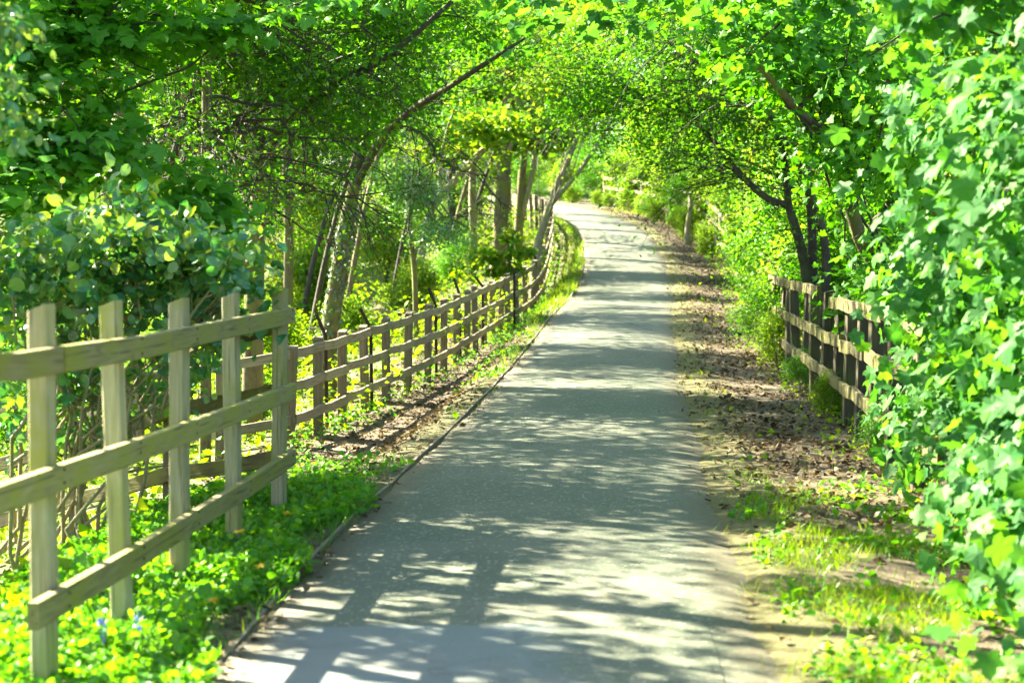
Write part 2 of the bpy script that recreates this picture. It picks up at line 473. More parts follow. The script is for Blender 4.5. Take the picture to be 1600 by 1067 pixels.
def asphalt_mat(name, fine):
    m, nt, out = new_mat(name)
    geo = N(nt, 'ShaderNodeNewGeometry'); P = geo.outputs['Position']
    u = N(nt, 'ShaderNodeAttribute', attribute_name='u').outputs['Fac']
    n1 = noise_tex(nt, 1.1, 4, 0.6, P)
    n2 = noise_tex(nt, 95 if not fine else 120, 3, 0.7, P)
    n3 = noise_tex(nt, 9, 5, 0.65, P)
    vo = N(nt, 'ShaderNodeTexVoronoi'); vo.inputs['Scale'].default_value = 70
    nt.links.new(P, vo.inputs['Vector'])
    if True:
        cf = ramp(nt, [(0.3, (0.075, 0.105, 0.10)), (0.7, (0.125, 0.16, 0.15))], n2)
    if True:
        c = ramp(nt, [(0.32, (0.037, 0.052, 0.032)), (0.55, (0.076, 0.098, 0.06)), (0.75, (0.20, 0.21, 0.13))], n2)
        chips = ramp(nt, [(0.80, (0, 0, 0)), (0.88, (1, 1, 1))], vo.outputs['Color'])
        c = mixc(nt, math_n(nt, 'MULTIPLY', chips, 0.6), c, (0.40, 0.37, 0.28))
    if fine:
        pr = N(nt, 'ShaderNodeMapRange', interpolation_type='SMOOTHSTEP')
        nt.links.new(math_n(nt, 'ADD', u, math_n(nt, 'MULTIPLY', math_n(nt, 'SUBTRACT', n3, 0.5), 0.9)), pr.inputs['Value'])
        pr.inputs['From Min'].default_value = 0.45; pr.inputs['From Max'].default_value = -0.05
        c = mixc(nt, pr.outputs[0], c, cf)
    c = mixc(nt, math_n(nt, 'MULTIPLY', ramp(nt, [(0.45, (0, 0, 0)), (0.7, (1, 1, 1))], n1), 0.35), c, (0.19, 0.175, 0.13))
    # hairline cracks, mostly hidden by grit, and damp stains
    dn = N(nt, 'ShaderNodeTexVoronoi'); dn.feature = 'DISTANCE_TO_EDGE'; dn.inputs['Scale'].default_value = 0.9
    wv = N(nt, 'ShaderNodeVectorMath', operation='ADD'); nt.links.new(P, wv.inputs[0])
    nc = N(nt, 'ShaderNodeTexNoise'); nc.inputs['Scale'].default_value = 2.5; nc.inputs['Detail'].default_value = 5; nt.links.new(P, nc.inputs['Vector'])
    nt.links.new(nc.outputs['Color'], wv.inputs[1]); nt.links.new(wv.outputs[0], dn.inputs['Vector'])
    ck = ramp(nt, [(0.004, (1, 1, 1)), (0.012, (0, 0, 0))], dn.outputs['Distance'])
    ck = math_n(nt, 'MULTIPLY', ck, ramp(nt, [(0.5, (0, 0, 0)), (0.6, (1, 1, 1))], n1))
    c = mixc(nt, math_n(nt, 'MULTIPLY', ck, 0.35), c, (0.02, 0.022, 0.016))
    n6 = noise_tex(nt, 2.7, 5, 0.7, P)
    c = mixc(nt, math_n(nt, 'MULTIPLY', ramp(nt, [(0.55, (0, 0, 0)), (0.75, (1, 1, 1))], n6), 0.4), c, (0.05, 0.055, 0.04))
    # dirt and moss creeping in from the edges
    ew = math_n(nt, 'ADD', math_n(nt, 'ABSOLUTE', u), math_n(nt, 'MULTIPLY', math_n(nt, 'SUBTRACT', n3, 0.5), 0.45))
    er = N(nt, 'ShaderNodeMapRange', interpolation_type='SMOOTHSTEP')
    nt.links.new(ew, er.inputs['Value']); er.inputs['From Min'].default_value = 0.70; er.inputs['From Max'].default_value = 1.0
    dirt = ramp(nt, [(0.3, (0.04, 0.034, 0.016)), (0.7, (0.105, 0.09, 0.042))], n2)
    c = mixc(nt, math_n(nt, 'MULTIPLY', er.outputs[0], 0.8), c, dirt)
    b = N(nt, 'ShaderNodeBsdfPrincipled')
    nt.links.new(c, b.inputs['Base Color']); b.inputs['Roughness'].default_value = 0.75
    bp = N(nt, 'ShaderNodeBump'); bp.inputs['Strength'].default_value = 0.5 if not fine else 0.2; bp.inputs['Distance'].default_value = 0.008
    nt.links.new(n2, bp.inputs['Height']); nt.links.new(bp.outputs[0], b.inputs['Normal'])
    nt.links.new(b.outputs[0], out.inputs['Surface'])
    return m

def ribbon(name, Y0, Y1, n, mat, lift=0.0, k=15, half=HALF, wav=0.02):
    sel = catmull(PATH, 900)
    sel = sel[(sel[:, 1] >= Y0) & (sel[:, 1] <= Y1)]
    sel = sel[np.linspace(0, len(sel) - 1, n).astype(int)]
    T = np.gradient(sel, axis=0); T[:, 2] = 0; T /= np.linalg.norm(T, axis=1)[:, None]
    R = np.stack([T[:, 1], -T[:, 0], 0 * T[:, 0]], 1)
    us = np.linspace(-1, 1, k)
    V, U = [], []
    for i in range(n):
        y = sel[i, 1]
        hl = half + wav * (math.sin(y * 2.3) * 0.5 + math.sin(y * 5.1 + 1) * 0.5)
        hr = half + wav * (math.sin(y * 1.9 + 2) * 0.9 + math.sin(y * 4.3) * 0.8 + math.sin(y * 9.7) * 0.6)
        for u in us:
            h = hl if u < 0 else half + 0.3
            p = sel[i] + R[i] * u * h
            ul = u * h / half
            V.append((p[0], p[1], p[2] + lift + 0.02 * (1 - min(1.0, ul * ul)) - 0.05 * float(smooth(0.93, 1.3, ul)))); U.append(ul)
    # skirts
    V = np.array(V); U = np.array(U)
    idx = np.arange(n * k).reshape(n, k)
    F = [np.stack([idx[:-1, :-1], idx[:-1, 1:], idx[1:, 1:], idx[1:, :-1]], -1).reshape(-1, 4)]
    for col in (0, k - 1):
        b0 = len(V)
        V = np.vstack([V, V[idx[:, col]] - np.array([0, 0, 0.06])]); U = np.concatenate([U, U[idx[:, col]]])
        a = np.arange(n - 1)
        F.append(np.stack([idx[:-1, col], idx[1:, col], b0 + a + 1, b0 + a], -1))
    return mesh_np(name, V, F, mat, True, {'u': U})

M['asphalt'] = asphalt_mat('old_asphalt', False)
M['asphalt_new'] = asphalt_mat('smooth_asphalt_patch', True)
p = obj('path', ribbon('path', -11, 94, 420, M['asphalt'], 0.0)); tag(p, 'grey asphalt footpath curving uphill into the trees', 'path', kind='structure')
# newer smooth patch at the near end
pk = []
yy = np.linspace(-9, 6.72, 90)
us = np.linspace(-0.92, 0.80, 20)
pc = np.array([[np.interp(y, PC[:, 1], PC[:, 0]) for y in yy]])[0]
V = []
for j, (y, xc) in enumerate(zip(yy, pc)):
    for u in us:
        yo = y + (0.015 * math.sin(u * 9) + 0.015 * math.sin(u * 23)) * (j / 89) ** 4
        uu = u + (0.06 * math.sin(y * 2.1) + 0.07 * math.sin(y * 5.3) + 0.03 * math.sin(y * 13)) * 0.05
        V.append((xc + uu * HALF, yo, 0.02 * (1 - uu * uu) + 0.004))
idx = np.arange(90 * 20).reshape(90, 20)
F = np.stack([idx[:-1, :-1], idx[:-1, 1:], idx[1:, 1:], idx[1:, :-1]], -1).reshape(-1, 4)
me = mesh_np('path_patch', np.array(V), F, M['asphalt_new'], True, {'u': np.tile(us, 90)})
o = obj('path_patch', me); tag(o, 'smooth blue grey asphalt repair patch at the near end of the path', 'path patch', kind='structure')

# timber edging strips along both sides of the asphalt
def edging(side, label):
    sel = catmull(PATH, 700)
    sel = sel[(sel[:, 1] > 2) & (sel[:, 1] < 80)]
    T = np.gradient(sel, axis=0); T[:, 2] = 0; T /= np.linalg.norm(T, axis=1)[:, None]
    R = np.stack([T[:, 1], -T[:, 0], 0 * T[:, 0]], 1)
    prof = [(0.0, -0.08), (0.0, 0.006), (0.018, 0.007), (0.018, -0.08)]
    off = HALF + 0.035
    V = []
    for i, q in enumerate(sel):
        wob = 0.006 * math.sin(q[1] * 0.9) + 0.003 * math.sin(q[1] * 2.7)
        for a, h in prof:
            V.append(q + side * R[i] * (off + a + wob) + np.array([0, 0, h + 0.006 * math.sin(q[1] * 1.7 + side)]))
    k = 4; n = len(sel)
    idx = np.arange(n * k).reshape(n, k)
    F = np.stack([idx[:-1, :-1], idx[:-1, 1:], idx[1:, 1:], idx[1:, :-1]], -1).reshape(-1, 4)
    o = obj('kerb_edging', mesh_np('kerb_edging', np.array(V), F, M['fence_old'], False))
    tag(o, label, 'path edging', kind='structure')
edging(-1, 'thin weathered edging strip along the fence side of the path')

# ------------------------------------------------------------------ leaves
def leaf_proto(kind):
    if kind == 'maple_fine':
        half = [(0.10, -0.02), (0.26, -0.07), (0.40, 0.0), (0.50, 0.03), (0.42, 0.13), (0.35, 0.22), (0.48, 0.30), (0.56, 0.40), (0.60, 0.55), (0.46, 0.56),
                (0.37, 0.54), (0.27, 0.57), (0.29, 0.68), (0.22, 0.79), (0.12, 0.87)]
    elif kind == 'maple':
        half = [(0.26, -0.06), (0.49, 0.03), (0.36, 0.22), (0.55, 0.38), (0.57, 0.55), (0.29, 0.57), (0.22, 0.79)]
    elif kind == 'maple_low':
        half = [(0.40, -0.02), (0.37, 0.22), (0.55, 0.48), (0.30, 0.62)]
    elif kind == 'oval':
        half = [(0.20, 0.22), (0.27, 0.52), (0.17, 0.82)]
    elif kind == 'round':
        half = [(0.30, 0.12), (0.42, 0.48), (0.25, 0.85)]
    if kind in ('maple_fine', 'maple', 'maple_low'):
        pts = [(0, 0.04)] + half + [(0, 1.0)] + [(-x, y) for x, y in half[::-1]]
        V = [(0, 0.32, 0.0)] + [(x, y, -0.16 * (x * x + (y - 0.35) ** 2) + 0.06 * abs(x)) for x, y in pts]
        n = len(pts)
        F = np.array([(0, 1 + (i + 1) % n, 1 + i) for i in range(n)])
        return np.array(V), F
    if kind in ('oval', 'round'):
        # folded along the midrib
        R = [(x, y, 0.10 * abs(x) * 2 - 0.12 * (y - 0.4) ** 2) for x, y in half]
        V = [(0, 0, -0.03), (0, 0.5, -0.02), (0, 1, -0.08)] + R + [(-x, y, z) for x, y, z in R]
        F = np.array([(0, 3, 4), (0, 4, 1), (1, 4, 5), (1, 5, 2), (0, 7, 6), (0, 1, 7), (1, 8, 7), (1, 2, 8)])
        return np.array(V), F
    if kind == 'quad':
        V = np.array([(0, 0, -0.02), (0.28, 0.48, 0.05), (0, 1, -0.06), (-0.28, 0.48, 0.05)])
        return V, np.array([(0, 1, 3), (1, 2, 3)])
    if kind == 'blade':
        V = np.array([(-0.03, 0, 0), (0.03, 0, 0), (0.025, 0.55, 0.06), (-0.025, 0.55, 0.06), (0, 1, 0.22)])
        return V, np.array([(0, 1, 2), (0, 2, 3), (3, 2, 4)])

def unit(v): return v / (np.linalg.norm(v, axis=-1, keepdims=True) + 1e-9)

def frames(nrm, heading=None):
    """rotation matrices whose z axis is nrm and y axis close to heading"""
    n = unit(nrm)
    if heading is None: heading = rng.normal(size=n.shape)
    y = heading - n * np.sum(heading * n, -1, keepdims=True)
    y = unit(y)
    x = np.cross(y, n)
    return np.stack([x, y, n], -1)

def place(kind, C, R, S):
    P, F = leaf_proto(kind)
    n = len(C)
    Q = np.repeat(P[None], n, 0)
    Q[:, :, 0] *= (0.8 + 0.4 * rng.random(n))[:, None]
    Q[:, :, 2] += (rng.normal(size=n) * 0.35)[:, None] * Q[:, :, 0] ** 2 + (rng.normal(size=n) * 0.22 - 0.1)[:, None] * (Q[:, :, 1] - 0.35) ** 2 + (rng.normal(size=n) * 0.12)[:, None] * Q[:, :, 0]
    V = np.einsum('nij,nkj->nki', R, Q) * S[:, None, None] + C[:, None, :]
    k = len(P)
    FF = (F[None] + (np.arange(len(C)) * k)[:, None, None]).reshape(-1, 3)
    return V.reshape(-1, 3), FF

def leaves_mesh(name, kind, C, Nn, S, mat, heading=None):
    R = frames(Nn, heading)
    V, F = place(kind, C, R, S)
    return mesh_np(name, V, F, mat, False)

def ellipsoid_pts(c, r, n, shell=0.55):
    d = unit(rng.normal(size=(n, 3)))
    t = (shell + (1 - shell) * rng.random(n)) if shell else rng.random(n) ** (1 / 3)
    return np.asarray(c) + d * t[:, None] * np.asarray(r), d

def clumps(ells, per=28, clump_r=0.28, flat=0.5, shell=0.4, up=0.9, out=0.5, rand=0.6):
    """ells: (centre, radii, n_leaves). returns leaf centres and normals gathered in sprays"""
    C, Nn, K = [], [], []
    for c, r, n in ells:
        m = max(1, int(n / per))
        k, d = ellipsoid_pts(c, r, m, shell)
        K.append(k)
        cc = np.repeat(k, per, 0) + rng.normal(size=(m * per, 3)) * np.array([clump_r, clump_r, clump_r * flat])
        nn = np.repeat(d, per, 0) * out + np.array([0, 0, up]) + rng.normal(size=(m * per, 3)) * rand
        C.append(cc); Nn.append(nn)
    return np.vstack(C), np.vstack(Nn), np.vstack(K)

def sizes(n, s, var=0.3):
    return s * (1 + var * (rng.random(n) * 2 - 1))

# bare branching twig work ----------------------------------------------------
def grow_twigs(B, P, R, n, length, r0=0.006, droop=0.0, side=None, sub=3, k=4, spread=1.0, t0=0.15):
    """n side twigs off the polyline P"""
    P = np.asarray(P, float)
    for _ in range(n):
        t = t0 + (1 - t0) * rng.random()
        i = min(len(P) - 2, int(t * (len(P) - 1)))
        f = t * (len(P) - 1) - i
        a = P[i] * (1 - f) + P[i + 1] * f
        T = unit(P[i + 1] - P[i])
        d = rng.normal(size=3) * spread
        if side is not None: d = d * 0.5 + np.asarray(side) * 1.0
        d = unit(T * 0.7 + unit(d))
        L = length * (0.4 + 0.9 * rng.random()) * (1 - 0.4 * t)
        pts = [a]
        for s in range(5):
            d = unit(d + rng.normal(size=3) * 0.16 + np.array([0, 0, -droop * 0.2]))
            pts.append(pts[-1] + d * L / 5)
        rad = np.linspace(min(r0, R * 0.8 if R else r0), r0 * 0.3, 6)
        B.tube(np.array(pts), rad, k, False)
        B.tips += pts[2:]
        for _ in range(sub):
            j = rng.integers(1, 5)
            d2 = unit(unit(pts[j + 1] - pts[j]) + rng.normal(size=3) * 0.55 + np.array([0, 0, -droop * 0.25]))
            q = [pts[j]]
            for s in range(3):
                d2 = unit(d2 + rng.normal(size=3) * 0.18 + np.array([0, 0, -droop * 0.2]))
                q.append(q[-1] + d2 * L * 0.17)
            B.tube(np.array(q), np.linspace(r0 * 0.5, r0 * 0.2, 4), 3, False)
            B.tips += q[1:]

def bough(start, end, rise, n=9, wob=0.05):
    start = np.asarray(start, float); end = np.asarray(end, float)
    L = np.linalg.norm(end - start)
    mid = (start + end) / 2 + np.array([0, 0, rise * L])
    P = catmull([start, mid, end], n)
    P[1:-1] += rng.normal(size=(n - 2, 3)) * wob * L * 0.3
    return P

class Tree:
    """A thing: Empty at the base, with trunk, boughs, twigs and crown as parts."""
    def __init__(self, name, base, label, cat='tree', group=None):
        self.base = np.asarray(base, float)
        self.o = empty(name, tuple(self.base), label, cat, group)
        self.tw = Build()
    def trunk(self, pts, radii, mat, k=9, n=14, name='trunk', wob=0.06):
        P = catmull(pts, n)
        R = np.interp(np.linspace(0, 1, n), np.linspace(0, 1, len(radii)), radii)
        b = Build(); b.tube(P, R, k, True, wob)
        obj(name, b.mesh(name, mat), self.o, world_pts=True)
        return P
    def boughs_to(self, P, targets, mat, r=0.03, rise=0.12, n_twigs=0, twig_len=0.6, lo=0.45, name='branch'):
        for tg in targets:
            i = int(np.clip((lo + (0.97 - lo) * rng.random()) * (len(P) - 1), 0, len(P) - 1))
            q = bough(P[i], tg, rise)
            b = Build(); b.tube(q, np.linspace(r, r * 0.25, len(q)), 6)
            obj(name, b.mesh(name, mat), self.o, world_pts=True)
            if n_twigs: grow_twigs(self.tw, q, r, n_twigs, twig_len)
    def twig_leaves(self, kind, size, mat, frac=1.0, jit=0.03, copies=1):
        T = np.array(self.tw.tips)
        if not len(T): return
        T = np.repeat(T[rng.random(len(T)) < frac], copies, 0)
        C = T + rng.normal(size=T.shape) * jit
        self.crown(kind, C, rng.normal(size=C.shape) * 0.5 + [0, 0, 0.9], sizes(len(C), size), mat, 'twig_leaves')
    def finish_twigs(self, mat):
        if not self.tw.empty():
            o = obj('twigs', self.tw.mesh('twigs', mat), self.o, world_pts=True); o['kind'] = 'stuff'
    def crown(self, kind, C, Nn, S, mat, name='crown', heading=None):
        o = obj(name, leaves_mesh(name, kind, C, Nn, S, mat, heading), self.o, world_pts=True)
        o['kind'] = 'stuff'
        return o

def leaf_objects(tree, kind, C, Nn, S, mats, n=300, headings=None, name='leaf', want=None):
    """the n leaves that show largest become parts of their own; returns mask of the rest"""
    # projected size and inside the frame
    D = C[:, 1]
    px = 800 + C[:, 0] / D * FPX; py = 386 - (C[:, 2] - CAM_Z) / D * FPX
    inside = (px > 5) & (px < 1595) & (py > 5) & (py < 1060)
    score = np.where(inside, S / D, 0)
    if want is not None: score = score * want
    pick = np.argsort(-score)[:n]
    R = frames(Nn, headings)
    P, F = leaf_proto(kind)
    mesh_by = []
    for m in list(mats) * 3:
        Q = P.copy(); Q[:, 0] *= 0.8 + 0.4 * rng.random()
        Q[:, 2] += rng.normal() * 0.4 * Q[:, 0] ** 2 + (rng.normal() * 0.3 - 0.1) * (Q[:, 1] - 0.35) ** 2 + rng.normal() * 0.15 * Q[:, 0] - 0.12 * np.abs(Q[:, 0])
        mesh_by.append(mesh_np('leaf', Q, F, m, False))
    pl = Vector(tree.o.location)
    for q, i in enumerate(pick):
        o = bpy.data.objects.new(name, mesh_by[q % len(mesh_by)])
        COL.objects.link(o); o.parent = tree.o
        m = Matrix([list(R[i][0]) + [C[i, 0] - pl.x], list(R[i][1]) + [C[i, 1] - pl.y], list(R[i][2]) + [C[i, 2] - pl.z], [0, 0, 0, 1]])
        s = float(S[i])
        o.matrix_local = m @ Matrix.Diagonal((s, s, s, 1))
    rest = np.ones(len(C), bool); rest[pick] = False
    return rest, R

def crown_from(R, kind, C, S, mat, tree, rest, name='crown'):
    V, F = place(kind, C[rest], R[rest], S[rest])
    o = obj(name, mesh_np(name, V, F, mat, False), tree.o, world_pts=True); o['kind'] = 'stuff'
    return o

# ------------------------------------------------------------------ fences
def chamfer_rect(a, b, c):
    return [(-a + c, -b), (a - c, -b), (a, -b + c), (a, b - c), (a - c, b), (-a + c, b), (-a, b - c), (-a, -b + c)]

def beam_mesh(name, L, h, t, mat, sag=0.0, nsec=5):
    """rail lying along +X from 0 to L, h high (Z), t thick (Y)"""
    prof = chamfer_rect(t / 2, h / 2, 0.004)
    V = []
    tw = rng.normal() * 0.03
    for i in range(nsec):
        u = i / (nsec - 1)
        dz = -sag * 4 * u * (1 - u) + rng.normal() * 0.003
        dy = rng.normal() * 0.003
        for (y, z) in prof:
            V.append((u * L, y + dy + z * tw * u, z + dz))
    k = 8
    idx = np.arange(nsec * k).reshape(nsec, k)
    F = [np.stack([idx[:-1], idx[1:], np.roll(idx[1:], -1, 1), np.roll(idx[:-1], -1, 1)], -1).reshape(-1, 4),
         np.array([list(range(k)), list(range((nsec - 1) * k, nsec * k))[::-1]])]
    return mesh_np(name, np.array(V), F, mat, False)

def add_rail(fence, p0, p1, h, t, mat, name='rail', sag=0.008):
    p0 = np.asarray(p0, float); p1 = np.asarray(p1, float)
    d = p1 - p0; L = np.linalg.norm(d); x = d / L
    y = np.cross([0, 0, 1.0], x); y /= np.linalg.norm(y)
    z = np.cross(x, y)
    o = obj(name, beam_mesh(name, L, h, t, mat, sag), fence)
    pl = Vector(fence.location)
    o.matrix_local = Matrix([[x[0], y[0], z[0], p0[0] - pl.x], [x[1], y[1], z[1], p0[1] - pl.y], [x[2], y[2], z[2], p0[2] - pl.z], [0, 0, 0, 1]])
    return o

def add_post(fence, base, top_z, w, mat, rot=0.0, name='post', lean=0.012, buried=0.25, slant=0.012):
    base = np.asarray(base, float)
    prof = chamfer_rect(w / 2, w / 2, 0.006)
    lx, ly = rng.normal(size=2) * lean
    z0, z1 = -buried, top_z - base[2]
    V = []
    for u in (0, 0.35, 0.7, 1):
        z = z0 + (z1 - z0) * u
        for a, b in prof:
            zz = z + (slant * a / w * 2 if u == 1 else 0)
            V.append((a + lx * z + rng.normal() * 0.0015, b + ly * z, zz))
    k = 8
    idx = np.arange(4 * k).reshape(4, k)
    F = [np.stack([idx[:-1], np.roll(idx[:-1], -1, 1), np.roll(idx[1:], -1, 1), idx[1:]], -1).reshape(-1, 4), np.array([list(range(24, 32))])]
    o = obj(name, mesh_np(name, np.array(V), F, mat, False), fence)
    pl = Vector(fence.location)
    o.location = (base[0] - pl.x, base[1] - pl.y, base[2] - pl.z)
    o.rotation_euler = (0, 0, rot)
    return o

# --- near pale fence, left of the path -------------------------------------------------
nf = [(-1.66, 4.75), (-1.47, 5.8), (-1.41, 6.7), (-1.352, 7.56), (-1.283, 8.6), (-1.21, 9.7)]
tops = [1.26, 1.255, 1.24, 1.225, 1.22, 1.215]
fence = empty('timber_fence', (-1.21, 9.7, 0.0), 'pale new post and rail fence standing nearest, beside the asphalt patch', 'fence')
for (x, y), t in zip(nf, tops):
    add_post(fence, (x - 0.06, y, gz(x, y)), t, 0.068, M['fence_new'], -0.25 + rng.normal() * 0.05)
def nrow(i, z, ext=0.0):
    x, y = nf[i]
    return np.array([x + 0.005, y + ext, z])
for z5, z1, zz in ((1.083, 1.085, 'top'), (0.665, 0.705, 'mid'), (0.30, 0.302, 'low')):
    a, b = nrow(5, z5, 0.09), nrow(1, z1)
    if zz == 'low': b = b + (b - a) / np.linalg.norm(b - a) * 0.28
    if zz == 'top': b = b + (b - a) / np.linalg.norm(b - a) * 0.02
    if zz == 'mid': b = b + (b - a) * 0.35 + np.array([-0.02, 0, 0])
    rails_new = globals().setdefault('rails_new', [])
    rails_new.append((add_rail(fence, b, a, 0.086, 0.04, M['rail_new']), b, a))
nail_me = None
def add_nails(rail, L, at):
    global nail_me
    if nail_me is None:
        B = Build(); B.tube(np.array([(0, 0.0, 0), (0, 0.002, 0), (0, 0.004, 0)]), [0.0055, 0.0055, 0.003], 7)
        nail_me = B.mesh('nail', M['iron'])
    for u in at:
        for dz in (-0.022, 0.022):
            n_ = obj('nail', nail_me, rail); n_.location = (u, -0.0205, dz + rng.normal() * 0.004); n_.rotation_euler = (math.pi, 0, 0)
add_rail(fence, np.array([-1.70, 4.55, 1.15]), nrow(1, 1.083, -0.03), 0.086, 0.04, M['rail_new'])

for r_, b, a in rails_new:
    L = np.linalg.norm(a - b)
    add_nails(r_, L, [float(np.dot(np.array([x, y, 0]) - b, (a - b) / L)) for x, y in nf[1:]])
# --- its return, running down the slope to the left -------------------------------------
ret = empty('timber_fence', (-2.0, 10.5, gz(-2.0, 10.5)), 'short fence dropping down the slope behind the pale fence, below the shrub', 'fence')
rp = [(-1.30, 9.82), (-1.98, 10.45), (-2.70, 11.1), (-3.45, 11.75), (-4.2, 12.4)]
rz = [0.0, -0.16, -0.40, -0.66, -0.85]
for (x, y), z in list(zip(rp, rz))[1:]:
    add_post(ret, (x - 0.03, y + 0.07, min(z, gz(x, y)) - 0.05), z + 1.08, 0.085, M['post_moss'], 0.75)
for i in range(0, 4, 1):
    for h in (1.02, 0.66, 0.29):
        p0 = np.array([rp[i][0], rp[i][1], rz[i] + h]); p1 = np.array([rp[i + 1][0], rp[i + 1][1], rz[i + 1] + h])
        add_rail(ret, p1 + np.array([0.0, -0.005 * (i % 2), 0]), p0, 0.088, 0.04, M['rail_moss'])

# --- long weathered fence following the path up the hill ---------------------------------
lf_pts = [(-5.0, 19.6), (-4.1, 18.9), (-3.2, 18.3), (-2.55, 18.2), (-2.2, 19.0), (-1.67, 22.4), (-0.91, 26.8), (-0.05, 34.0), (0.56, 38.2), (0.92, 44.0), (1.12, 50.0), (0.72, 56.0), (-0.4, 61.5)]
LP = catmull([(x, y, 0) for x, y in lf_pts], 600)[:, :2]
seg = np.concatenate([[0], np.cumsum(np.linalg.norm(np.diff(LP, axis=0), axis=1))])
longf = empty('timber_fence', (-2.2, 19.0, gz(-2.2, 19.0)), 'long weathered three rail fence winding uphill along the left verge', 'fence')
def along(s): return np.array([np.interp(s, seg, LP[:, 0]), np.interp(s, seg, LP[:, 1])])
s = 0.3; posts = []
while s < seg[-1] - 0.2:
    posts.append(s); s += 1.12 + rng.normal() * 0.05
pz = []
for s in posts:
    q = along(s); pz.append(gz(*q))
pz = np.convolve(np.pad(pz, 1, mode='edge'), [0.25, 0.5, 0.25], 'valid')
for s, z in zip(posts, pz):
    q = along(s); tq = along(s + 0.1) - q; rot = math.atan2(tq[1], tq[0])
    nrm = np.array([tq[1], -tq[0]]) / np.linalg.norm(tq)
    add_post(longf, (q[0] - nrm[0] * 0.065, q[1] - nrm[1] * 0.065, z), z + 1.08 + rng.normal() * 0.02, 0.095, M['fence_old'], rot, lean=0.02)
for h in (0.99, 0.65, 0.30):
    i = int(rng.integers(0, 2)) * 0
    while i < len(posts) - 1:
        j = min(i + 2, len(posts) - 1)
        # a rail spans two bays; follow the curve by bay
        for k in range(i, j):
            a, b = along(posts[k]), along(posts[k + 1])
            e = rng.normal() * 0.008
            add_rail(longf, (a[0], a[1], pz[k] + h + e), (b[0], b[1], pz[k + 1] + h + e * 0.5), 0.10, 0.038, M['rail_old'], sag=0.012)
        i = j
# cranked iron posts of an older wire fence behind it
iron_px = [(512, 525, 20.3, 498, 492), (582, 512, 21.8, 565, 480), (683, 476, 25.6, 672, 449), (720, 459, 27.8, 711, 434), (756, 447, 30.2, 743, 430), (805, 425, 33.6, 796, 405), (838, 402, 37.8, 829, 385)]
iron_lab = ['first dark iron post with cranked arm beside the ivy covered trunk', 'second cranked iron post along the weathered fence, in bright herbs', 'third cranked iron post up the weathered fence, beside a pale dead stem',
            'fourth cranked iron post up the weathered fence', 'fifth cranked iron post up the fence, below the mossy trunk', 'sixth cranked iron post up the fence, at the foot of the mossy trunk', 'seventh cranked iron post, by the forked leaning tree']
for (x0, y0, D, x1, y1), lab in zip(iron_px, iron_lab):
    kn = W(x0, y0, D + 0.25); tip = W(x1, y1, D + 0.32)
    base = np.array([kn[0] + 0.01, kn[1], gz(kn[0], kn[1])])
    e = empty('iron_post', tuple(base), lab, 'iron post', 'cranked iron posts behind the weathered fence')
    for nm, P, in (('upright', [base - [0, 0, .1], kn]), ('arm', [kn - (tip - kn) * 0.02, tip])):
        P = np.array(P); d = unit(P[1] - P[0])
        a = unit(np.cross(d, [0, 1.0, 0.1])); b = np.cross(d, a)
        b_ = Build()
        # angle-iron section
        prof = [(0, 0), (0.042, 0), (0.042, 0.006), (0.006, 0.006), (0.006, 0.042), (0, 0.042)]
        V = [P[i] + a * u + b * v for i in (0, 1) for u, v in prof]
        V = np.array(V)
        F = np.array([(i, (i + 1) % 6, 6 + (i + 1) % 6, 6 + i) for i in range(6)])
        b_.add(V, F)
        obj(nm, mesh_np(nm, V, [F, np.array([(0, 3, 2, 1), (0, 5, 4, 3), (6, 7, 8, 9), (6, 9, 10, 11)])], M['iron'], False), e, world_pts=True)

# --- right fence under the multi-stemmed tree --------------------------------------------
rf = empty('timber_fence', (2.9, 17.0, gz(2.9, 17.0)), 'mossy broken fence under the dark multi stemmed tree at the right', 'fence')
rl = lambda s: np.array([2.50 + (3.42 - 2.50) * s, 11.9 + (24.0 - 11.9) * s])
rps = [-0.18, -0.08, 0.02, 0.10, 0.17, 0.24, 0.31, 0.40, 0.49, 0.58, 0.67, 0.76, 0.86, 0.96]
for s in rps:
    q = rl(s)
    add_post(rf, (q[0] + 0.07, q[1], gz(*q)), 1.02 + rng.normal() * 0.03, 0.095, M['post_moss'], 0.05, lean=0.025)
for i in range(len(rps) - 1):
    a, b = rl(rps[i]), rl(rps[i + 1])
    for h in (0.98, 0.66, 0.32):
        jog = 0.06 if (h > 0.9 and i >= 7) else 0.0
        if h > 0.9 and i == 6: continue
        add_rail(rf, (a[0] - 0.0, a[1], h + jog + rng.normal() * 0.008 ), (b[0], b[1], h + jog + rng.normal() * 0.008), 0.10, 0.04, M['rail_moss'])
# --- far bleached fence on the outside of the bend -----------------------------------------
ff = empty('timber_fence', (4.5, 50.0, gz(4.5, 50.0)), 'far bleached fence round the outside of the bend, half hidden by bushes', 'fence')
sel = [i for i in range(len(PC)) if 43 < PC[i, 1] < 64]
Q = np.array([[PC[i, 0] + PR[i, 0] * (HALF + 1.45), PC[i, 1] + PR[i, 1] * (HALF + 1.45)] for i in sel])
sg = np.concatenate([[0], np.cumsum(np.linalg.norm(np.diff(Q, axis=0), axis=1))])
s = 0.0; prev = None
while s < sg[-1]:
    q = np.array([np.interp(s, sg, Q[:, 0]), np.interp(s, sg, Q[:, 1])]); z = gz(*q)
    add_post(ff, (q[0] + 0.06, q[1] + 0.03, z), z + 1.15, 0.11, M['fence_old'], 0.2, lean=0.02)
    if prev is not None:
        for h in (1.02, 0.68, 0.34):
            add_rail(ff, (prev[0], prev[1], prev[2] + h), (q[0], q[1], z + h), 0.10, 0.04, M['fence_old'])
    prev = (q[0], q[1], z)
    s += 1.5

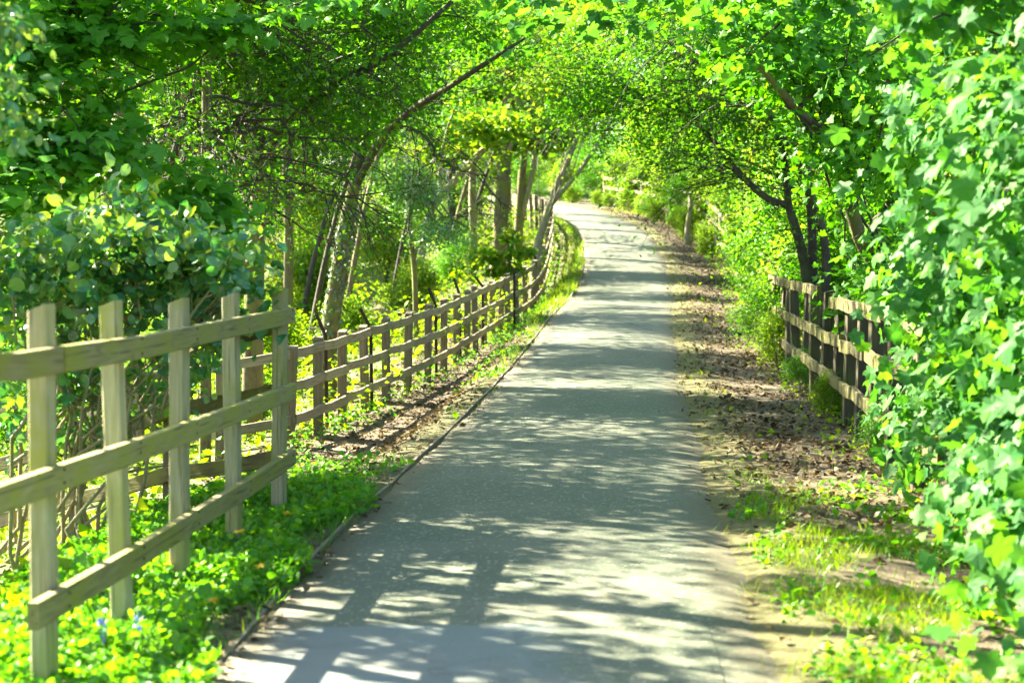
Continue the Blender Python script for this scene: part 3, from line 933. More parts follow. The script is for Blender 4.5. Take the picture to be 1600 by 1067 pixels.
# ------------------------------------------------------------------ near maple on the right
nm = Tree('maple_tree', (4.3, 8.2, gz(4.3, 8.2)), 'close leafy maple filling the right edge with large lobed leaves')
tp = nm.trunk([(4.3, 8.2, gz(4.3, 8.2) - 0.2), (4.25, 8.3, 1.5), (4.1, 8.2, 3.2), (3.9, 8.0, 5.0)], [0.16, 0.13, 0.11, 0.06], M['bark_dark'])
ells = [((2.75, 7.3, 0.75), (0.85, 1.5, 0.75), 1500), ((2.75, 7.4, 1.65), (1.05, 1.6, 0.8), 2300), ((2.8, 7.6, 2.75), (1.2, 1.7, 0.9), 2600),
        ((2.3, 6.1, 0.35), (0.35, 0.7, 0.32), 520), ((2.2, 6.9, 0.35), (0.3, 0.8, 0.32), 600), ((1.95, 5.6, 0.2), (0.25, 0.4, 0.2), 260), ((2.45, 8.2, 0.35), (0.3, 0.8, 0.32), 420), ((2.5, 7.0, 1.2), (0.6, 1.2, 0.7), 1100), ((2.6, 6.3, 3.3), (1.3, 1.4, 0.7), 900), ((3.4, 8.4, 1.5), (0.6, 1.2, 1.6), 900), ((2.42, 9.3, 1.15), (0.38, 0.8, 0.55), 620), ((2.55, 9.0, 0.55), (0.4, 0.9, 0.4), 520), ((2.5, 10.3, 0.45), (0.35, 0.6, 0.35), 300),
        ((1.9, 8.6, 2.75), (0.75, 0.9, 0.38), 330), ((2.35, 9.4, 2.0), (0.5, 0.8, 0.5), 260), ((2.75, 9.6, 1.1), (0.5, 0.9, 0.55), 420)]
ells = [((c[0] - 0.06, c[1], c[2]), r, n * 1.45) for c, r, n in ells]
C, Nn, K = clumps(ells, per=22, clump_r=0.15, flat=0.7, shell=0.35, up=0.55, out=0.7, rand=0.6)
Nn = Nn + np.array([-0.45, -0.35, 0])
keep = (C[:, 2] > 0.06) & (C[:, 0] / C[:, 1] > 0.17 + 0.03 * np.sin(C[:, 2] * 3)) 
C, Nn = C[keep], Nn[keep]
S = sizes(len(C), 0.072, 0.6)
hd = np.array([[-0.3, -0.2, -0.8]]) + rng.normal(size=(len(C), 3)) * 0.6
nm.boughs_to(tp, K[rng.choice(len(K), 26, False)], M['bark_dark'], 0.02, 0.1, 5, 0.5, lo=0.2)
nm.finish_twigs(M['twig'])
nm.twig_leaves('maple', 0.065, M['maple'], 0.8, 0.03)
rest, R = leaf_objects(nm, 'maple_fine', C, Nn, S, [M['maple']] * 3, 300, hd)
crown_from(R, 'maple', C, S, M['maple'], nm, rest)

# overhanging sprays of the same kind at the top, sunlit
ov = Tree('maple_tree', (5.2, 12.5, gz(5.2, 12.5)), 'maple whose leafy branches hang into the top of the view over the path')
tp = ov.trunk([(5.2, 12.5, 0), (5.0, 12.4, 2.0), (4.3, 12.0, 3.6), (3.3, 11.6, 4.6)], [0.15, 0.12, 0.09, 0.05], M['bark_dark'])
ells = [((2.3, 11.5, 3.15), (1.5, 1.0, 0.40), 900), ((1.0, 11.0, 3.15), (1.2, 0.9, 0.28), 520), ((0.62, 10.2, 2.72), (0.13, 0.2, 0.12), 40), ((0.22, 10.0, 2.68), (0.18, 0.2, 0.08), 40),
        ((-0.2, 10.4, 2.95), (0.5, 0.4, 0.16), 130), ((3.0, 11.6, 2.6), (0.8, 0.7, 0.5), 420), ((1.75, 11.3, 2.6), (0.35, 0.4, 0.2), 100)]
C, Nn, K = clumps(ells, per=20, clump_r=0.13, flat=0.5, up=0.8)
S = sizes(len(C), 0.075)
ov.boughs_to(tp, K[rng.choice(len(K), 22, False)], M['bark_dark'], 0.016, 0.08, 6, 0.5, lo=0.6)
ov.finish_twigs(M['twig'])
ov.twig_leaves('maple', 0.07, M['maple'], 0.5, 0.03)
ov.crown('maple', C, Nn, S, M['maple'])

# ------------------------------------------------------------------ dark multi-stemmed tree on the right
b0 = W(1262, 520, 21.5); b0[2] = gz(b0[0], b0[1])
mt = Tree('hawthorn_tree', tuple(b0), 'dark multi stemmed tree arching over the path from behind the broken fence')
D = 21.5
stems = [
    ([(1270, 540, D), (1262, 440, D), (1247, 370, D), (1232, 322, D)], [0.075, 0.065, 0.058, 0.05]),
    ([(1232, 322, D), (1195, 308, D), (1150, 265, D + .3), (1115, 220, D + .6), (1085, 185, D + 1), (1060, 120, D + 1.4), (1010, 60, D + 2)], [0.046, 0.042, 0.036, 0.03, 0.026, 0.02, 0.012]),
    ([(1085, 185, D + 1), (1040, 165, D + 1.2), (980, 150, D + 1.6), (920, 175, D + 2.2)], [0.022, 0.017, 0.012, 0.006]),
    ([(1232, 322, D), (1225, 250, D), (1200, 170, D + .4), (1150, 90, D + .8), (1110, 0, D + 1.3)], [0.045, 0.04, 0.034, 0.026, 0.018]),
    ([(1275, 540, D + .1), (1270, 430, D + .2), (1268, 340, D + .3), (1262, 250, D + .5), (1280, 130, D + .5), (1300, 0, D + .5)], [0.07, 0.06, 0.055, 0.05, 0.04, 0.03]),
    ([(1280, 540, D - .2), (1290, 450, D - .2), (1285, 360, D - .2), (1240, 240, D - .4), (1170, 130, D - .6), (1100, 60, D - 1)], [0.06, 0.055, 0.05, 0.04, 0.028, 0.015]),
    ([(1270, 330, D + .3), (1245, 300, D + .6), (1205, 270, D + 1), (1130, 240, D + 1.5), (1060, 245, D + 2)], [0.03, 0.027, 0.02, 0.012, 0.006]),
]
sp = []
for i, (pts, r) in enumerate(stems):
    P3 = [W(*q) for q in pts]
    sp.append(mt.trunk(P3, r, M['bark_dark'], 8, 16, 'trunk' if i in (0, 4, 5) else 'branch', 0.04))
for P3 in (sp[1], sp[2], sp[3], sp[5], sp[6]):
    grow_twigs(mt.tw, P3, 0.03, 20, 1.6, 0.008, droop=0.3, side=(-0.8, 0, 0.1), sub=5, t0=0.2)
for t in range(13):        # arching sprays that close the tunnel
    a = W(1080 + rng.random() * 220, 30 + rng.random() * 150, D + rng.normal() * 1.2)
    e = W(860 + rng.random() * 240, 30 + rng.random() * 210, D + 0.5 + rng.normal() * 1.5)
    q = bough(a, e, 0.14)
    mt.tw.tube(q, np.linspace(0.013, 0.004, len(q)), 5, False)
    grow_twigs(mt.tw, q, 0.01, 9, 0.9, 0.006, droop=0.6, sub=4)
mt.finish_twigs(M['twig'])
mt.twig_leaves('quad', 0.066, M['wood_leaf'], 1.0, 0.05, 2)
ells = [(W(1180, 60, D), (1.7, 1.5, 0.75), 7000), (W(1020, 60, D + 1), (1.3, 1.6, 0.7), 3600), (W(1240, 230, D + .3), (0.9, 1.2, 0.8), 3000), (W(950, 150, D + 1.5), (0.9, 1.4, 0.55), 3600), (W(1040, 210, D + 2), (0.6, 1.2, 0.4), 1500),
        (W(1120, 180, D + 1), (0.9, 1.0, 0.5), 3000), (W(1330, 330, D + .6), (0.7, 1.0, 1.0), 2600), (W(1330, 100, D), (1.2, 1.5, 1.1), 5000), (W(1300, 460, D + 1), (0.7, 0.6, 0.5), 1500)]
C, Nn, K = clumps(ells, per=30, clump_r=0.2, flat=0.5, shell=0.15)
mt.crown('quad', C, Nn, sizes(len(C), 0.058), M['wood_leaf'])

# leaning trunk just behind the close maple
b1 = W(1400, 600, 16.5); b1[2] = gz(b1[0], b1[1])
lt = Tree('leaning_tree', tuple(b1), 'leaning mossy trunk with sunlit bark between the broken fence and the close maple')
P3 = [b1 - [0, 0, .2], W(1375, 440, 16.4), W(1345, 375, 16.2), W(1322, 300, 16), W(1290, 220, 15.6), W(1240, 165, 15.2), (W(1150, 60, 14.8))]
tp = lt.trunk(P3, [0.085, 0.075, 0.065, 0.056, 0.045, 0.036, 0.02], M['bark_moss'], 9, 18)
tp2 = lt.trunk([W(1345, 375, 16.2), W(1400, 300, 16.6), W(1390, 150, 17), W(1360, 0, 17.2), W(1340, -120, 17.4)], [0.06, 0.055, 0.05, 0.045, 0.03], M['bark_dark'], 8, 14, 'branch')
ells = [(W(1330, 120, 16), (0.9, 1.2, 0.8), 2200), (W(1250, 60, 15.5), (0.9, 1, 0.6), 1600), (W(1390, 250, 16.5), (0.5, 0.8, 0.7), 1100), (W(1180, 30, 15), (0.7, 0.7, 0.35), 700), (W(1400, 420, 16.2), (0.4, 0.6, 0.5), 700), (W(1310, 250, 15.2), (0.4, 0.5, 0.4), 500), (W(1370, 470, 15.4), (0.25, 0.4, 0.35), 350)]
C, Nn, K = clumps(ells, per=24, clump_r=0.16, flat=0.5, shell=0.2)
lt.boughs_to(tp, K[rng.choice(len(K), 14, False)], M['bark_dark'], 0.018, 0.05, 5, 0.5, lo=0.4)
lt.finish_twigs(M['twig'])
lt.twig_leaves('maple_low', 0.06, M['sycamore'], 0.8, 0.04)
lt.crown('maple', C, Nn, sizes(len(C), 0.07), M['sycamore'])
# tall trees of the left wood whose high boughs reach over the path, above the view, and shade the right side
for i, (bx, by, cx, cy_, h, sc) in enumerate(((-5.2, 10.8, -0.3, 11.0, 6.0, 0.9), (-5.0, 16.5, -0.5, 16.2, 6.6, 1.0), (-4.9, 21.5, -0.1, 21.0, 6.9, 1.0), (-4.6, 27.0, 0.5, 26.5, 7.2, 1.1))):
    b = np.array([bx, by, gz(bx, by)])
    t_ = Tree('tall_tree', tuple(b), ['nearest', 'second', 'third', 'farthest'][i] + ' tall tree of the left wood with high boughs reaching over the path', 'tree', 'tall trees reaching over the path')
    P = t_.trunk([b - [0, 0, .2], b + [0.1, 0, 3.0], (bx + 1.2, by, h - 0.6), (cx, cy_, h + 0.3)], [0.14, 0.12, 0.09, 0.04], M['bark_moss'], 9, 14)
    ells = [((cx + rng.normal() * 0.9, cy_ + rng.normal() * 1.3, h + rng.normal() * 0.35), np.array([1.0, 1.0, 0.4]) * sc, 170 if i == 0 else 380) for _ in range(9)]
    if i in (1, 2): ells += [((-1.35 + 0.35 * (i - 1), 17.3 + 3.6 * (i - 1) + dy, 4.7), (0.75, 0.8, 0.28), 520) for dy in (-0.9, 0.9)]  # lower sprays above the view, added to shade the broken fence
    C, Nn, K = clumps(ells, per=60, clump_r=0.25, flat=0.4, shell=0.1)
    t_.boughs_to(P, K[rng.choice(len(K), 10, False)], M['bark_dark'], 0.03, 0.05, 6, 1.0, lo=0.6)
    t_.finish_twigs(M['twig'])
    t_.crown('quad', C, Nn, sizes(len(C), 0.11), M['wood_leaf'])
# ------------------------------------------------------------------ left wood: named trunks
def wood_tree(name, label, stems, mats, ells, leaf, size, lmat, n_b=10, twigs=8, tlen=0.8, group=None, br=0.02, per=26, cr=0.22, lo=0.4, cat='tree', tdroop=0.2):
    b = W(*stems[0][0][0]); b[2] = gz(b[0], b[1])
    t = Tree(name, tuple(b), label, cat, group)
    Ps = []
    for i, (pts, r) in enumerate(stems):
        P3 = [W(*q) for q in pts]
        if i == 0: P3[0] = b - np.array([0, 0, 0.15])
        Ps.append(t.trunk(P3, r, mats[min(i, len(mats) - 1)], 9 if i == 0 else 7, 14, 'trunk' if i == 0 else 'branch', 0.05))
    if ells:
        C, Nn, K = clumps(ells, per=per, clump_r=cr, flat=0.45, shell=0.2)
        if n_b:
            tg = K[rng.choice(len(K), min(n_b, len(K)), False)]
            t.boughs_to(Ps[-1] if len(Ps) == 1 else Ps[rng.integers(0, len(Ps))], tg, mats[-1], br, 0.06, twigs, tlen, lo=lo)
        t.crown(leaf, C, Nn, sizes(len(C), size), lmat)
    for P3 in Ps[1:]:
        grow_twigs(t.tw, P3, 0.02, int(twigs * 1.6), tlen * 1.4, 0.009, droop=tdroop, sub=4)
    t.finish_twigs(M['twig'])
    if twigs: t.twig_leaves(leaf, size * 0.85, lmat, 0.7, 0.05)
    return t

D = 20.0
wood_tree('mossy_tree', 'straight mossy trunk with spreading dark branches behind the yellow tipped shrub',
          [([(392, 640, D), (398, 420, D), (404, 320, D), (412, 235, D)], [0.125, 0.11, 0.10, 0.095]),
           ([(410, 245, D), (465, 172, D - .3), (545, 122, D - .8), (615, 82, D - 1), (720, -10, D - 1)], [0.07, 0.055, 0.045, 0.035, 0.02]),
           ([(412, 240, D), (385, 150, D), (345, 50, D), (320, -80, D)], [0.075, 0.065, 0.055, 0.04]),
           ([(408, 255, D), (340, 222, D - .6), (265, 268, D - 1.2)], [0.04, 0.03, 0.01]),
           ([(403, 335, D), (455, 305, D - .4), (520, 300, D - .8), (560, 345, D - 1)], [0.035, 0.025, 0.016, 0.006])],
          [M['bark_moss'], M['bark_dark']],
          [(W(450, -40, D), (1.8, 1.6, 0.6), 2600), (W(330, 60, D - 1), (1.2, 1.2, 0.5), 2200), (W(600, 40, D), (1.0, 1.3, 0.5), 1900), (W(420, 120, D - 1), (1.3, 1.0, 0.6), 1800), (W(520, 180, D - .5), (0.9, 0.9, 0.4), 900)], 'quad', 0.085, M['wood_leaf'], 10, 9, 0.9)
D = 23.5
ivyt = wood_tree('ivy_tree', 'slanting ivy covered trunk behind the weathered fence',
          [([(508, 640, D), (515, 520, D), (530, 420, D), (545, 330, D), (556, 285, D)], [0.135, 0.12, 0.11, 0.095, 0.085]),
           ([(556, 290, D), (600, 212, D - .5), (650, 168, D - 1), (712, 130, D - 1.6), (820, 60, D - 2)], [0.06, 0.05, 0.042, 0.034, 0.02]),
           ([(556, 290, D), (568, 220, D), (575, 120, D), (560, -60, D)], [0.07, 0.06, 0.05, 0.035]),
           ([(620, 195, D - .7), (660, 210, D - 1), (705, 260, D - 1.3), (760, 275, D - 1.6)], [0.025, 0.02, 0.014, 0.006])],
          [M['bark_moss'], M['bark_dark']],
          [(W(640, 20, D), (1.4, 1.5, 0.6), 2000), (W(600, 150, D), (1.0, 1.0, 0.5), 1300), (W(760, 40, D), (1.1, 1.2, 0.5), 1500), (W(560, -80, D), (1.8, 1.8, 0.7), 2200)], 'quad', 0.08, M['wood_leaf'], 10, 10, 0.9)
n = 700
tt = rng.random(n) ** 0.7
bb = np.array([np.interp(tt, [0, .4, .7, 1], [c0, c1, c2, c3]) for c0, c1, c2, c3 in zip(W(509, 620, D), W(516, 515, D), W(531, 415, D), W(548, 325, D))]).T
ang = rng.random(n) * 2 * math.pi
dr = np.stack([np.cos(ang), np.sin(ang), 0 * ang], 1)
ivyt.crown('round', bb + dr * (0.115 + 0.03 * rng.random(n))[:, None], dr + rng.normal(size=(n, 3)) * 0.4, sizes(n, 0.045), M['ivy'], 'ivy')

def spruce(name, label, px, D, y_lo, y_hi, n_b, reach, droop, r=0.09, needles=0, twigs=10, tl=0.7, side=None, mat='bark_dark', group=None):
    b = W(px, 600, D); b[2] = gz(b[0], b[1])
    t = Tree(name, tuple(b), label, 'tree', group)
    top = W(px + 8, -350, D)
    P = t.trunk([b - [0, 0, .2], (b + top) / 2, top], [r, r * 0.85, r * 0.6], M[mat])
    NC = []
    for i in range(n_b):
        y = y_lo + (y_hi - y_lo) * rng.random()
        a = W(px + 4, y, D)
        ang = rng.random() * 2 * math.pi
        d = np.array([math.cos(ang), math.sin(ang) * 0.8, 0])
        if side is not None: d = unit(d * 0.75 + np.array(side))
        L = reach * (0.5 + 0.6 * rng.random())
        e = a + d * L + np.array([0, 0, -droop * L * (0.4 + 0.8 * rng.random()) + 0.1 * L])
        q = bough(a, e, 0.07 + 0.08 * rng.random(), 9, 0.06)
        b_ = Build(); b_.tube(q, np.linspace(0.02 + 0.01 * rng.random(), 0.004, 9), 5)
        obj('branch', b_.mesh('branch', M['twig']), t.o, world_pts=True)
        grow_twigs(t.tw, q, 0.012, twigs, tl, 0.0065, droop=0.5, sub=5)
        if needles:
            u = rng.random(needles) ** 0.7
            k = np.array([np.interp(u, np.linspace(0, 1, 9), q[:, c]) for c in range(3)]).T
            NC.append(k + rng.normal(size=k.shape) * np.array([0.14, 0.14, 0.08]) - [0, 0, 0.06])
    if needles:
        C = np.vstack(NC)
        t.crown('quad', C, rng.normal(size=C.shape) * 0.5 + [0, 0, 0.8], sizes(len(C), 0.055), M['wood_leaf'])
    t.finish_twigs(M['twig'])
    t.twig_leaves('quad', 0.065, M['wood_leaf'], 0.45, 0.04)
    return t
spruce('spruce_tree', 'dark tree with a tangle of bare drooping twigs, behind the left maple leaves', 318, 17.5, -120, 330, 34, 2.2, 0.35, 0.06, 150, 12, 0.8, side=(0.45, -0.1, 0), mat='bark_moss')
spruce('spruce_tree', 'second bare twigged dark tree, between the mossy and ivy covered trunks', 452, 31.0, -150, 300, 24, 2.6, 0.4, 0.06, 140, 12, 0.9, mat='bark_moss')
spruce('spruce_tree', 'dark drooping conifer behind the leaning pale trunk', 705, 50.0, 130, 350, 36, 3.0, 0.45, 0.12, 160, 8, 1.0)
for px, D, r, lab in ((292, 26, 0.08, 'slim dark trunk farthest left, seen over the shrub'), (352, 27, 0.07, 'slim dark trunk just left of the straight mossy trunk'),
                      (447, 31, 0.09, 'dim trunk between the mossy and ivy covered trunks')):
    wood_tree('slim_tree', lab, [([(px, 600, D), (px + 4, 350, D), (px - 3, 150, D), (px + 6, -150, D)], [r, r * .9, r * .8, r * .6])],
              [M['bark_moss']], [(W(px, -60, D), (1.6, 1.6, 0.8), 1600)], 'quad', 0.09, M['wood_leaf'], 5, 6, 0.8, group='slim trunks in the left wood')

D = 41.0
wood_tree('mossy_tree', 'tall thick mossy trunk standing just behind the fence near the bend',
          [([(774, 480, D), (777, 430, D), (784, 330, D), (790, 225, D), (796, 130, D), (800, -40, D)], [0.21, 0.185, 0.17, 0.16, 0.15, 0.12]),
           ([(790, 250, D), (815, 190, D - .5), (850, 150, D - 1), (890, 120, D - 1.5)], [0.05, 0.04, 0.03, 0.015]),
           ([(787, 330, D - .1), (760, 312, D - .8), (735, 322, D - 1.4), (700, 345, D - 2)], [0.035, 0.025, 0.018, 0.01])],
          [M['bark_moss'], M['bark_pale']], [(W(800, 60, D), (2.0, 2.0, 1.0), 3800), (W(850, 130, D - 2), (1.1, 1.2, 0.4), 1500)], 'quad', 0.10, M['bright_leaf'], 10, 8, 1.0)
D = 45.0
wood_tree('forked_tree', 'forked slim trunk right behind the thick mossy trunk',
          [([(806, 470, D), (811, 345, D), (817, 262, D), (826, 150, D), (830, 20, D)], [0.13, 0.12, 0.10, 0.08, 0.05]),
           ([(811, 345, D), (832, 270, D), (836, 215, D), (826, 160, D)], [0.09, 0.075, 0.06, 0.04])],
          [M['bark_moss'], M['bark_pale']], [(W(820, 20, D), (1.6, 1.6, 0.9), 2400)], 'quad', 0.10, M['bright_leaf'], 6, 7, 0.9)
D = 39.5
wood_tree('ash_tree', 'slender forked tree leaning right over the fence towards the bend',
          [([(833, 440, D), (838, 400, D), (850, 350, D), (860, 318, D)], [0.11, 0.10, 0.09, 0.08]),
           ([(860, 320, D), (880, 270, D), (896, 230, D), (910, 190, D), (922, 150, D), (950, 40, D)], [0.07, 0.06, 0.055, 0.045, 0.04, 0.02]),
           ([(860, 320, D), (905, 268, D - .3), (940, 215, D - .6), (965, 175, D - .9), (1000, 120, D - 1.2)], [0.06, 0.045, 0.035, 0.028, 0.012])],
          [M['bark_pale']], [(W(900, 130, D), (1.3, 1.4, 0.6), 1300), (W(980, 60, D), (1.6, 1.6, 0.7), 1500)], 'quad', 0.09, M['bright_leaf'], 6, 8, 0.9)
D = 37.0
wood_tree('leaning_tree', 'pale dead trunk leaning right against the thick mossy trunk',
          [([(640, 450, D), (668, 345, D), (705, 290, D), (745, 245, D), (782, 208, D)], [0.09, 0.085, 0.08, 0.07, 0.055]),
           ([(690, 310, D), (688, 260, D), (700, 200, D), (715, 160, D)], [0.045, 0.04, 0.03, 0.015])],
          [M['bark_pale']], [(W(770, 200, D - 1), (0.9, 1.0, 0.28), 900)], 'maple_low', 0.13, M['bright_leaf'], 4, 5, 0.8)
for px, D, r, lab in ((690, 54, 0.16, 'tall pale birch trunk left of the thick mossy trunk'), (637, 58, 0.13, 'second pale birch trunk, left of the tall one'), (604, 62, 0.12, 'farthest left of the pale birch trunks')):
    wood_tree('birch_tree', lab, [([(px, 470, D), (px + 2, 300, D), (px - 2, 100, D), (px + 2, -200, D)], [r, r, r * .9, r * .6]),
              ([(px, 180, D), (px + 25, 120, D), (px + 60, 90, D)], [0.05, 0.035, 0.015])], [M['birch']],
              [(W(px, -20, D), (2.6, 2.2, 1.6), 3000), (W(px - 20, 200, D), (2.0, 2.0, 1.0), 1300)], 'quad', 0.12, M['bright_leaf'], 5, 6, 1.2, group='pale birch trunks')
D = 30.0
wood_tree('hawthorn_bush', 'drooping hawthorn with pale glinting leaves between the ivy trunk and the leaning trunk',
          [([(650, 520, D), (648, 430, D), (640, 350, D), (650, 290, D)], [0.05, 0.045, 0.04, 0.02]),
           ([(645, 400, D), (690, 340, D - .3), (735, 360, D - .6)], [0.025, 0.018, 0.006])], [M['bark_moss']],
          [(W(645, 310, D), (0.75, 0.9, 0.5), 2400), (W(690, 365, D - .5), (0.6, 0.6, 0.35), 1700), (W(610, 270, D), (0.6, 0.8, 0.4), 1100)], 'quad', 0.055, M['haw_leaf'], 6, 6, 0.5, cat='bush', cr=0.15)
D = 35.5
wood_tree('sycamore_sapling', 'bright broad leaved sapling at the fence below the thick mossy trunk',
          [([(792, 470, D), (793, 420, D), (796, 375, D)], [0.02, 0.016, 0.008])], [M['stem']],
          [(W(795, 370, D), (0.3, 0.35, 0.08), 80), (W(765, 400, D), (0.4, 0.4, 0.08), 110), (W(815, 395, D), (0.3, 0.35, 0.08), 80), (W(785, 425, D), (0.5, 0.4, 0.1), 130)], 'maple_low', 0.14, M['bright_leaf'], 3, 0, 0.3, cat='sapling', per=10, cr=0.12)
wood_tree('sycamore_tree', 'sycamore with bright broad sprays hanging over the fence near the bend',
          [([(742, 470, 43), (738, 300, 43), (745, 180, 43), (760, 40, 43)], [0.10, 0.09, 0.08, 0.05])], [M['bark_pale']],
          [(W(790, 205, 42), (0.9, 1.0, 0.35), 700), (W(690, 235, 42), (0.7, 1.0, 0.3), 420), (W(860, 215, 42), (0.6, 0.8, 0.3), 330), (W(770, 120, 42), (1.2, 1.0, 0.5), 700)], 'maple_low', 0.17, M['bright_leaf'], 8, 4, 0.8, per=14)

# ------------------------------------------------------------------ left foreground maple
b = np.array([-4.9, 13.2, gz(-4.9, 13.2)])
ls = Tree('sycamore_tree', tuple(b), 'broad leaved tree whose green sprays fill the upper left above the shrub')
tp = ls.trunk([b - [0, 0, .2], b + [0.1, 0, 1.8], b + [0.5, -0.2, 3.5], b + [0.6, -0.4, 5.5]], [0.16, 0.14, 0.12, 0.07], M['bark_dark'])
ells = [(W(60, 90, 12.3), (0.9, 0.9, 0.6), 800), (W(200, 40, 13), (0.9, 1.0, 0.5), 650), (W(110, 240, 12), (0.75, 0.7, 0.42), 720), (W(290, 300, 12.8), (0.36, 0.5, 0.28), 260), (W(20, 300, 11.4), (0.5, 0.6, 0.35), 380),
        (W(335, 370, 12.6), (0.30, 0.4, 0.22), 200), (W(330, 40, 12.5), (0.7, 0.6, 0.25), 250), (W(500, 10, 12.5), (0.6, 0.6, 0.2), 130), (W(150, -120, 12.5), (1.5, 1.2, 0.6), 900), (W(-200, 100, 12.5), (1.0, 1.2, 1.2), 900)]
C, Nn, K = clumps(ells, per=16, clump_r=0.15, flat=0.35, shell=0.1, up=1.1, out=0.3, rand=0.4)
Nn = Nn + np.array([0.15, -0.35, 0])
S = sizes(len(C), 0.10, 0.35)
hd = np.array([[0.2, -0.5, -0.4]]) + rng.normal(size=(len(C), 3)) * 0.7
ls.boughs_to(tp, K[rng.choice(len(K), 34, False)], M['bark_dark'], 0.018, 0.06, 6, 0.6, lo=0.3)
ls.finish_twigs(M['twig'])
ls.twig_leaves('maple', 0.085, M['sycamore'], 0.5, 0.04)
rest, R = leaf_objects(ls, 'maple_fine', C, Nn, S, [M['sycamore']] * 3, 300, hd)
crown_from(R, 'maple', C, S, M['sycamore'], ls, rest)

# ------------------------------------------------------------------ glossy shrub with yellow tips behind the near fence
b = np.array([-2.55, 10.0, gz(-2.55, 10.0)])
sh = Tree('evergreen_shrub', tuple(b), 'evergreen shrub with blue green leaves and yellow tips behind the pale fence', 'shrub')
ells = [(W(190, 415, 9.8), (0.55, 0.4, 0.2), 800), (W(50, 430, 9.4), (0.42, 0.4, 0.2), 650), (W(310, 440, 9.9), (0.28, 0.3, 0.16), 420), (W(120, 490, 9.8), (0.6, 0.35, 0.16), 560), (W(40, 560, 9.8), (0.45, 0.35, 0.25), 300),
        (W(380, 430, 9.6), (0.05, 0.08, 0.15), 80), (W(310, 500, 9.8), (0.26, 0.3, 0.10), 170), (W(60, 650, 10.2), (0.45, 0.35, 0.25), 320), (W(160, 600, 10.1), (0.4, 0.35, 0.25), 320), (W(260, 560, 10.1), (0.3, 0.3, 0.15), 180)]
for _ in range(26):        # separate shoots standing out of the mass
    px_ = rng.random() * 400; top = 315 + 0.35 * abs(px_ - 180) + rng.normal() * 14
    ells.append((W(px_, top + 22, 9.5 + rng.normal() * 0.25), (0.05, 0.06, 0.10), 44))
for px_, py_ in ((405, 478), (395, 450), (285, 600), (300, 560), (345, 530)):
    ells.append((W(px_, py_, 9.6), (0.05, 0.06, 0.07), 36))
C, Nn, K = clumps(ells, per=14, clump_r=0.075, flat=0.9, shell=0.3, up=0.6, out=0.6, rand=0.7)
S = sizes(len(C), 0.064, 0.45)
for i in range(24):
    st = b + np.array([rng.normal() * 0.25, rng.normal() * 0.15, 0])
    q = bough(st, K[rng.integers(0, len(K))], 0.08, 9, 0.12)
    b_ = Build(); b_.tube(q, np.linspace(0.014, 0.004, 9), 6)
    obj('stem', b_.mesh('stem', M['stem']), sh.o, world_pts=True)
    grow_twigs(sh.tw, q, 0.008, 5, 0.4, 0.005, sub=2, t0=0.5)
sh.finish_twigs(M['stem'])
isnew = (rng.random(len(C)) < 0.08 + 0.14 * smooth(1.2, 1.5, C[:, 2])) & (C[:, 2] > 1.05)
isor = (rng.random(len(C)) < 0.0028)
old = ~(isnew | isor)
rest, R = leaf_objects(sh, 'round', C[old], Nn[old], S[old], [M['laurel']], 300)
crown_from(R, 'round', C[old], S[old], M['laurel'], sh, rest)
hd = np.array([[0, 0, 1.0]]) + rng.normal(size=(len(C), 3)) * 0.5
sh.crown('oval', C[isnew] + [0, -0.02, 0.015], rng.normal(size=(isnew.sum(), 3)), S[isnew] * 0.8, M['newleaf'], 'new_growth_leaves', hd[isnew])
for c, s_ in list(zip(C[isor], S[isor]))[:26]:
    R1 = frames(np.array([[rng.normal() * .5, -0.8, 0.5]]))[0]
    V, F = place('oval', c[None] + np.array([[0, -0.06, 0.02]]), R1[None], np.array([s_ * 1.15]))
    obj('orange_leaf', mesh_np('orange_leaf', V, F, M['orange'], False), sh.o, world_pts=True)

b = np.array([-2.5, 7.0, gz(-2.5, 7.0)])
sp_ = Tree('evergreen_shrub', tuple(b), 'tall evergreen shrub hanging a spray of leaves at the upper left corner', 'shrub')
tp = sp_.trunk([b, b + [0.05, 0, 1.2], b + [0.1, 0.1, 2.4], b + [0.35, 0.1, 3.0]], [0.035, 0.03, 0.022, 0.012], M['stem'])
ells = [(W(20, 30, 7.0), (0.10, 0.2, 0.09), 90), (W(30, 130, 7.1), (0.09, 0.12, 0.16), 70), (W(60, 180, 7.2), (0.03, 0.06, 0.10), 26), (W(8, 200, 7.0), (0.06, 0.1, 0.12), 50), (W(-80, 60, 7.0), (0.25, 0.3, 0.5), 350), ((-2.95, 8.25, 2.15), (0.5, 0.4, 0.5), 1300), ((-3.5, 8.7, 3.2), (0.5, 0.35, 0.5), 1200)]  # last two leaf masses are out of view, added to shade the near patch
C, Nn, K = clumps(ells, per=9, clump_r=0.045, flat=1.0, shell=0.2, up=0.4, rand=0.8)
S = sizes(len(C), 0.055)
hd = np.array([[0.2, 0, -0.8]]) + rng.normal(size=(len(C), 3)) * 0.5
sp_.boughs_to(tp, K[rng.choice(len(K), 12, False)], M['stem'], 0.008, 0.1, 3, 0.2, lo=0.6)
sp_.finish_twigs(M['stem'])
nw = rng.random(len(C)) < 0.3
rest, R = leaf_objects(sp_, 'oval', C[~nw], Nn[~nw], S[~nw], [M['laurel']], 120, hd[~nw])
crown_from(R, 'oval', C[~nw], S[~nw], M['laurel'], sp_, rest)
sp_.crown('oval', C[nw], Nn[nw], S[nw], M['newleaf'], 'new_growth_leaves', hd[nw])

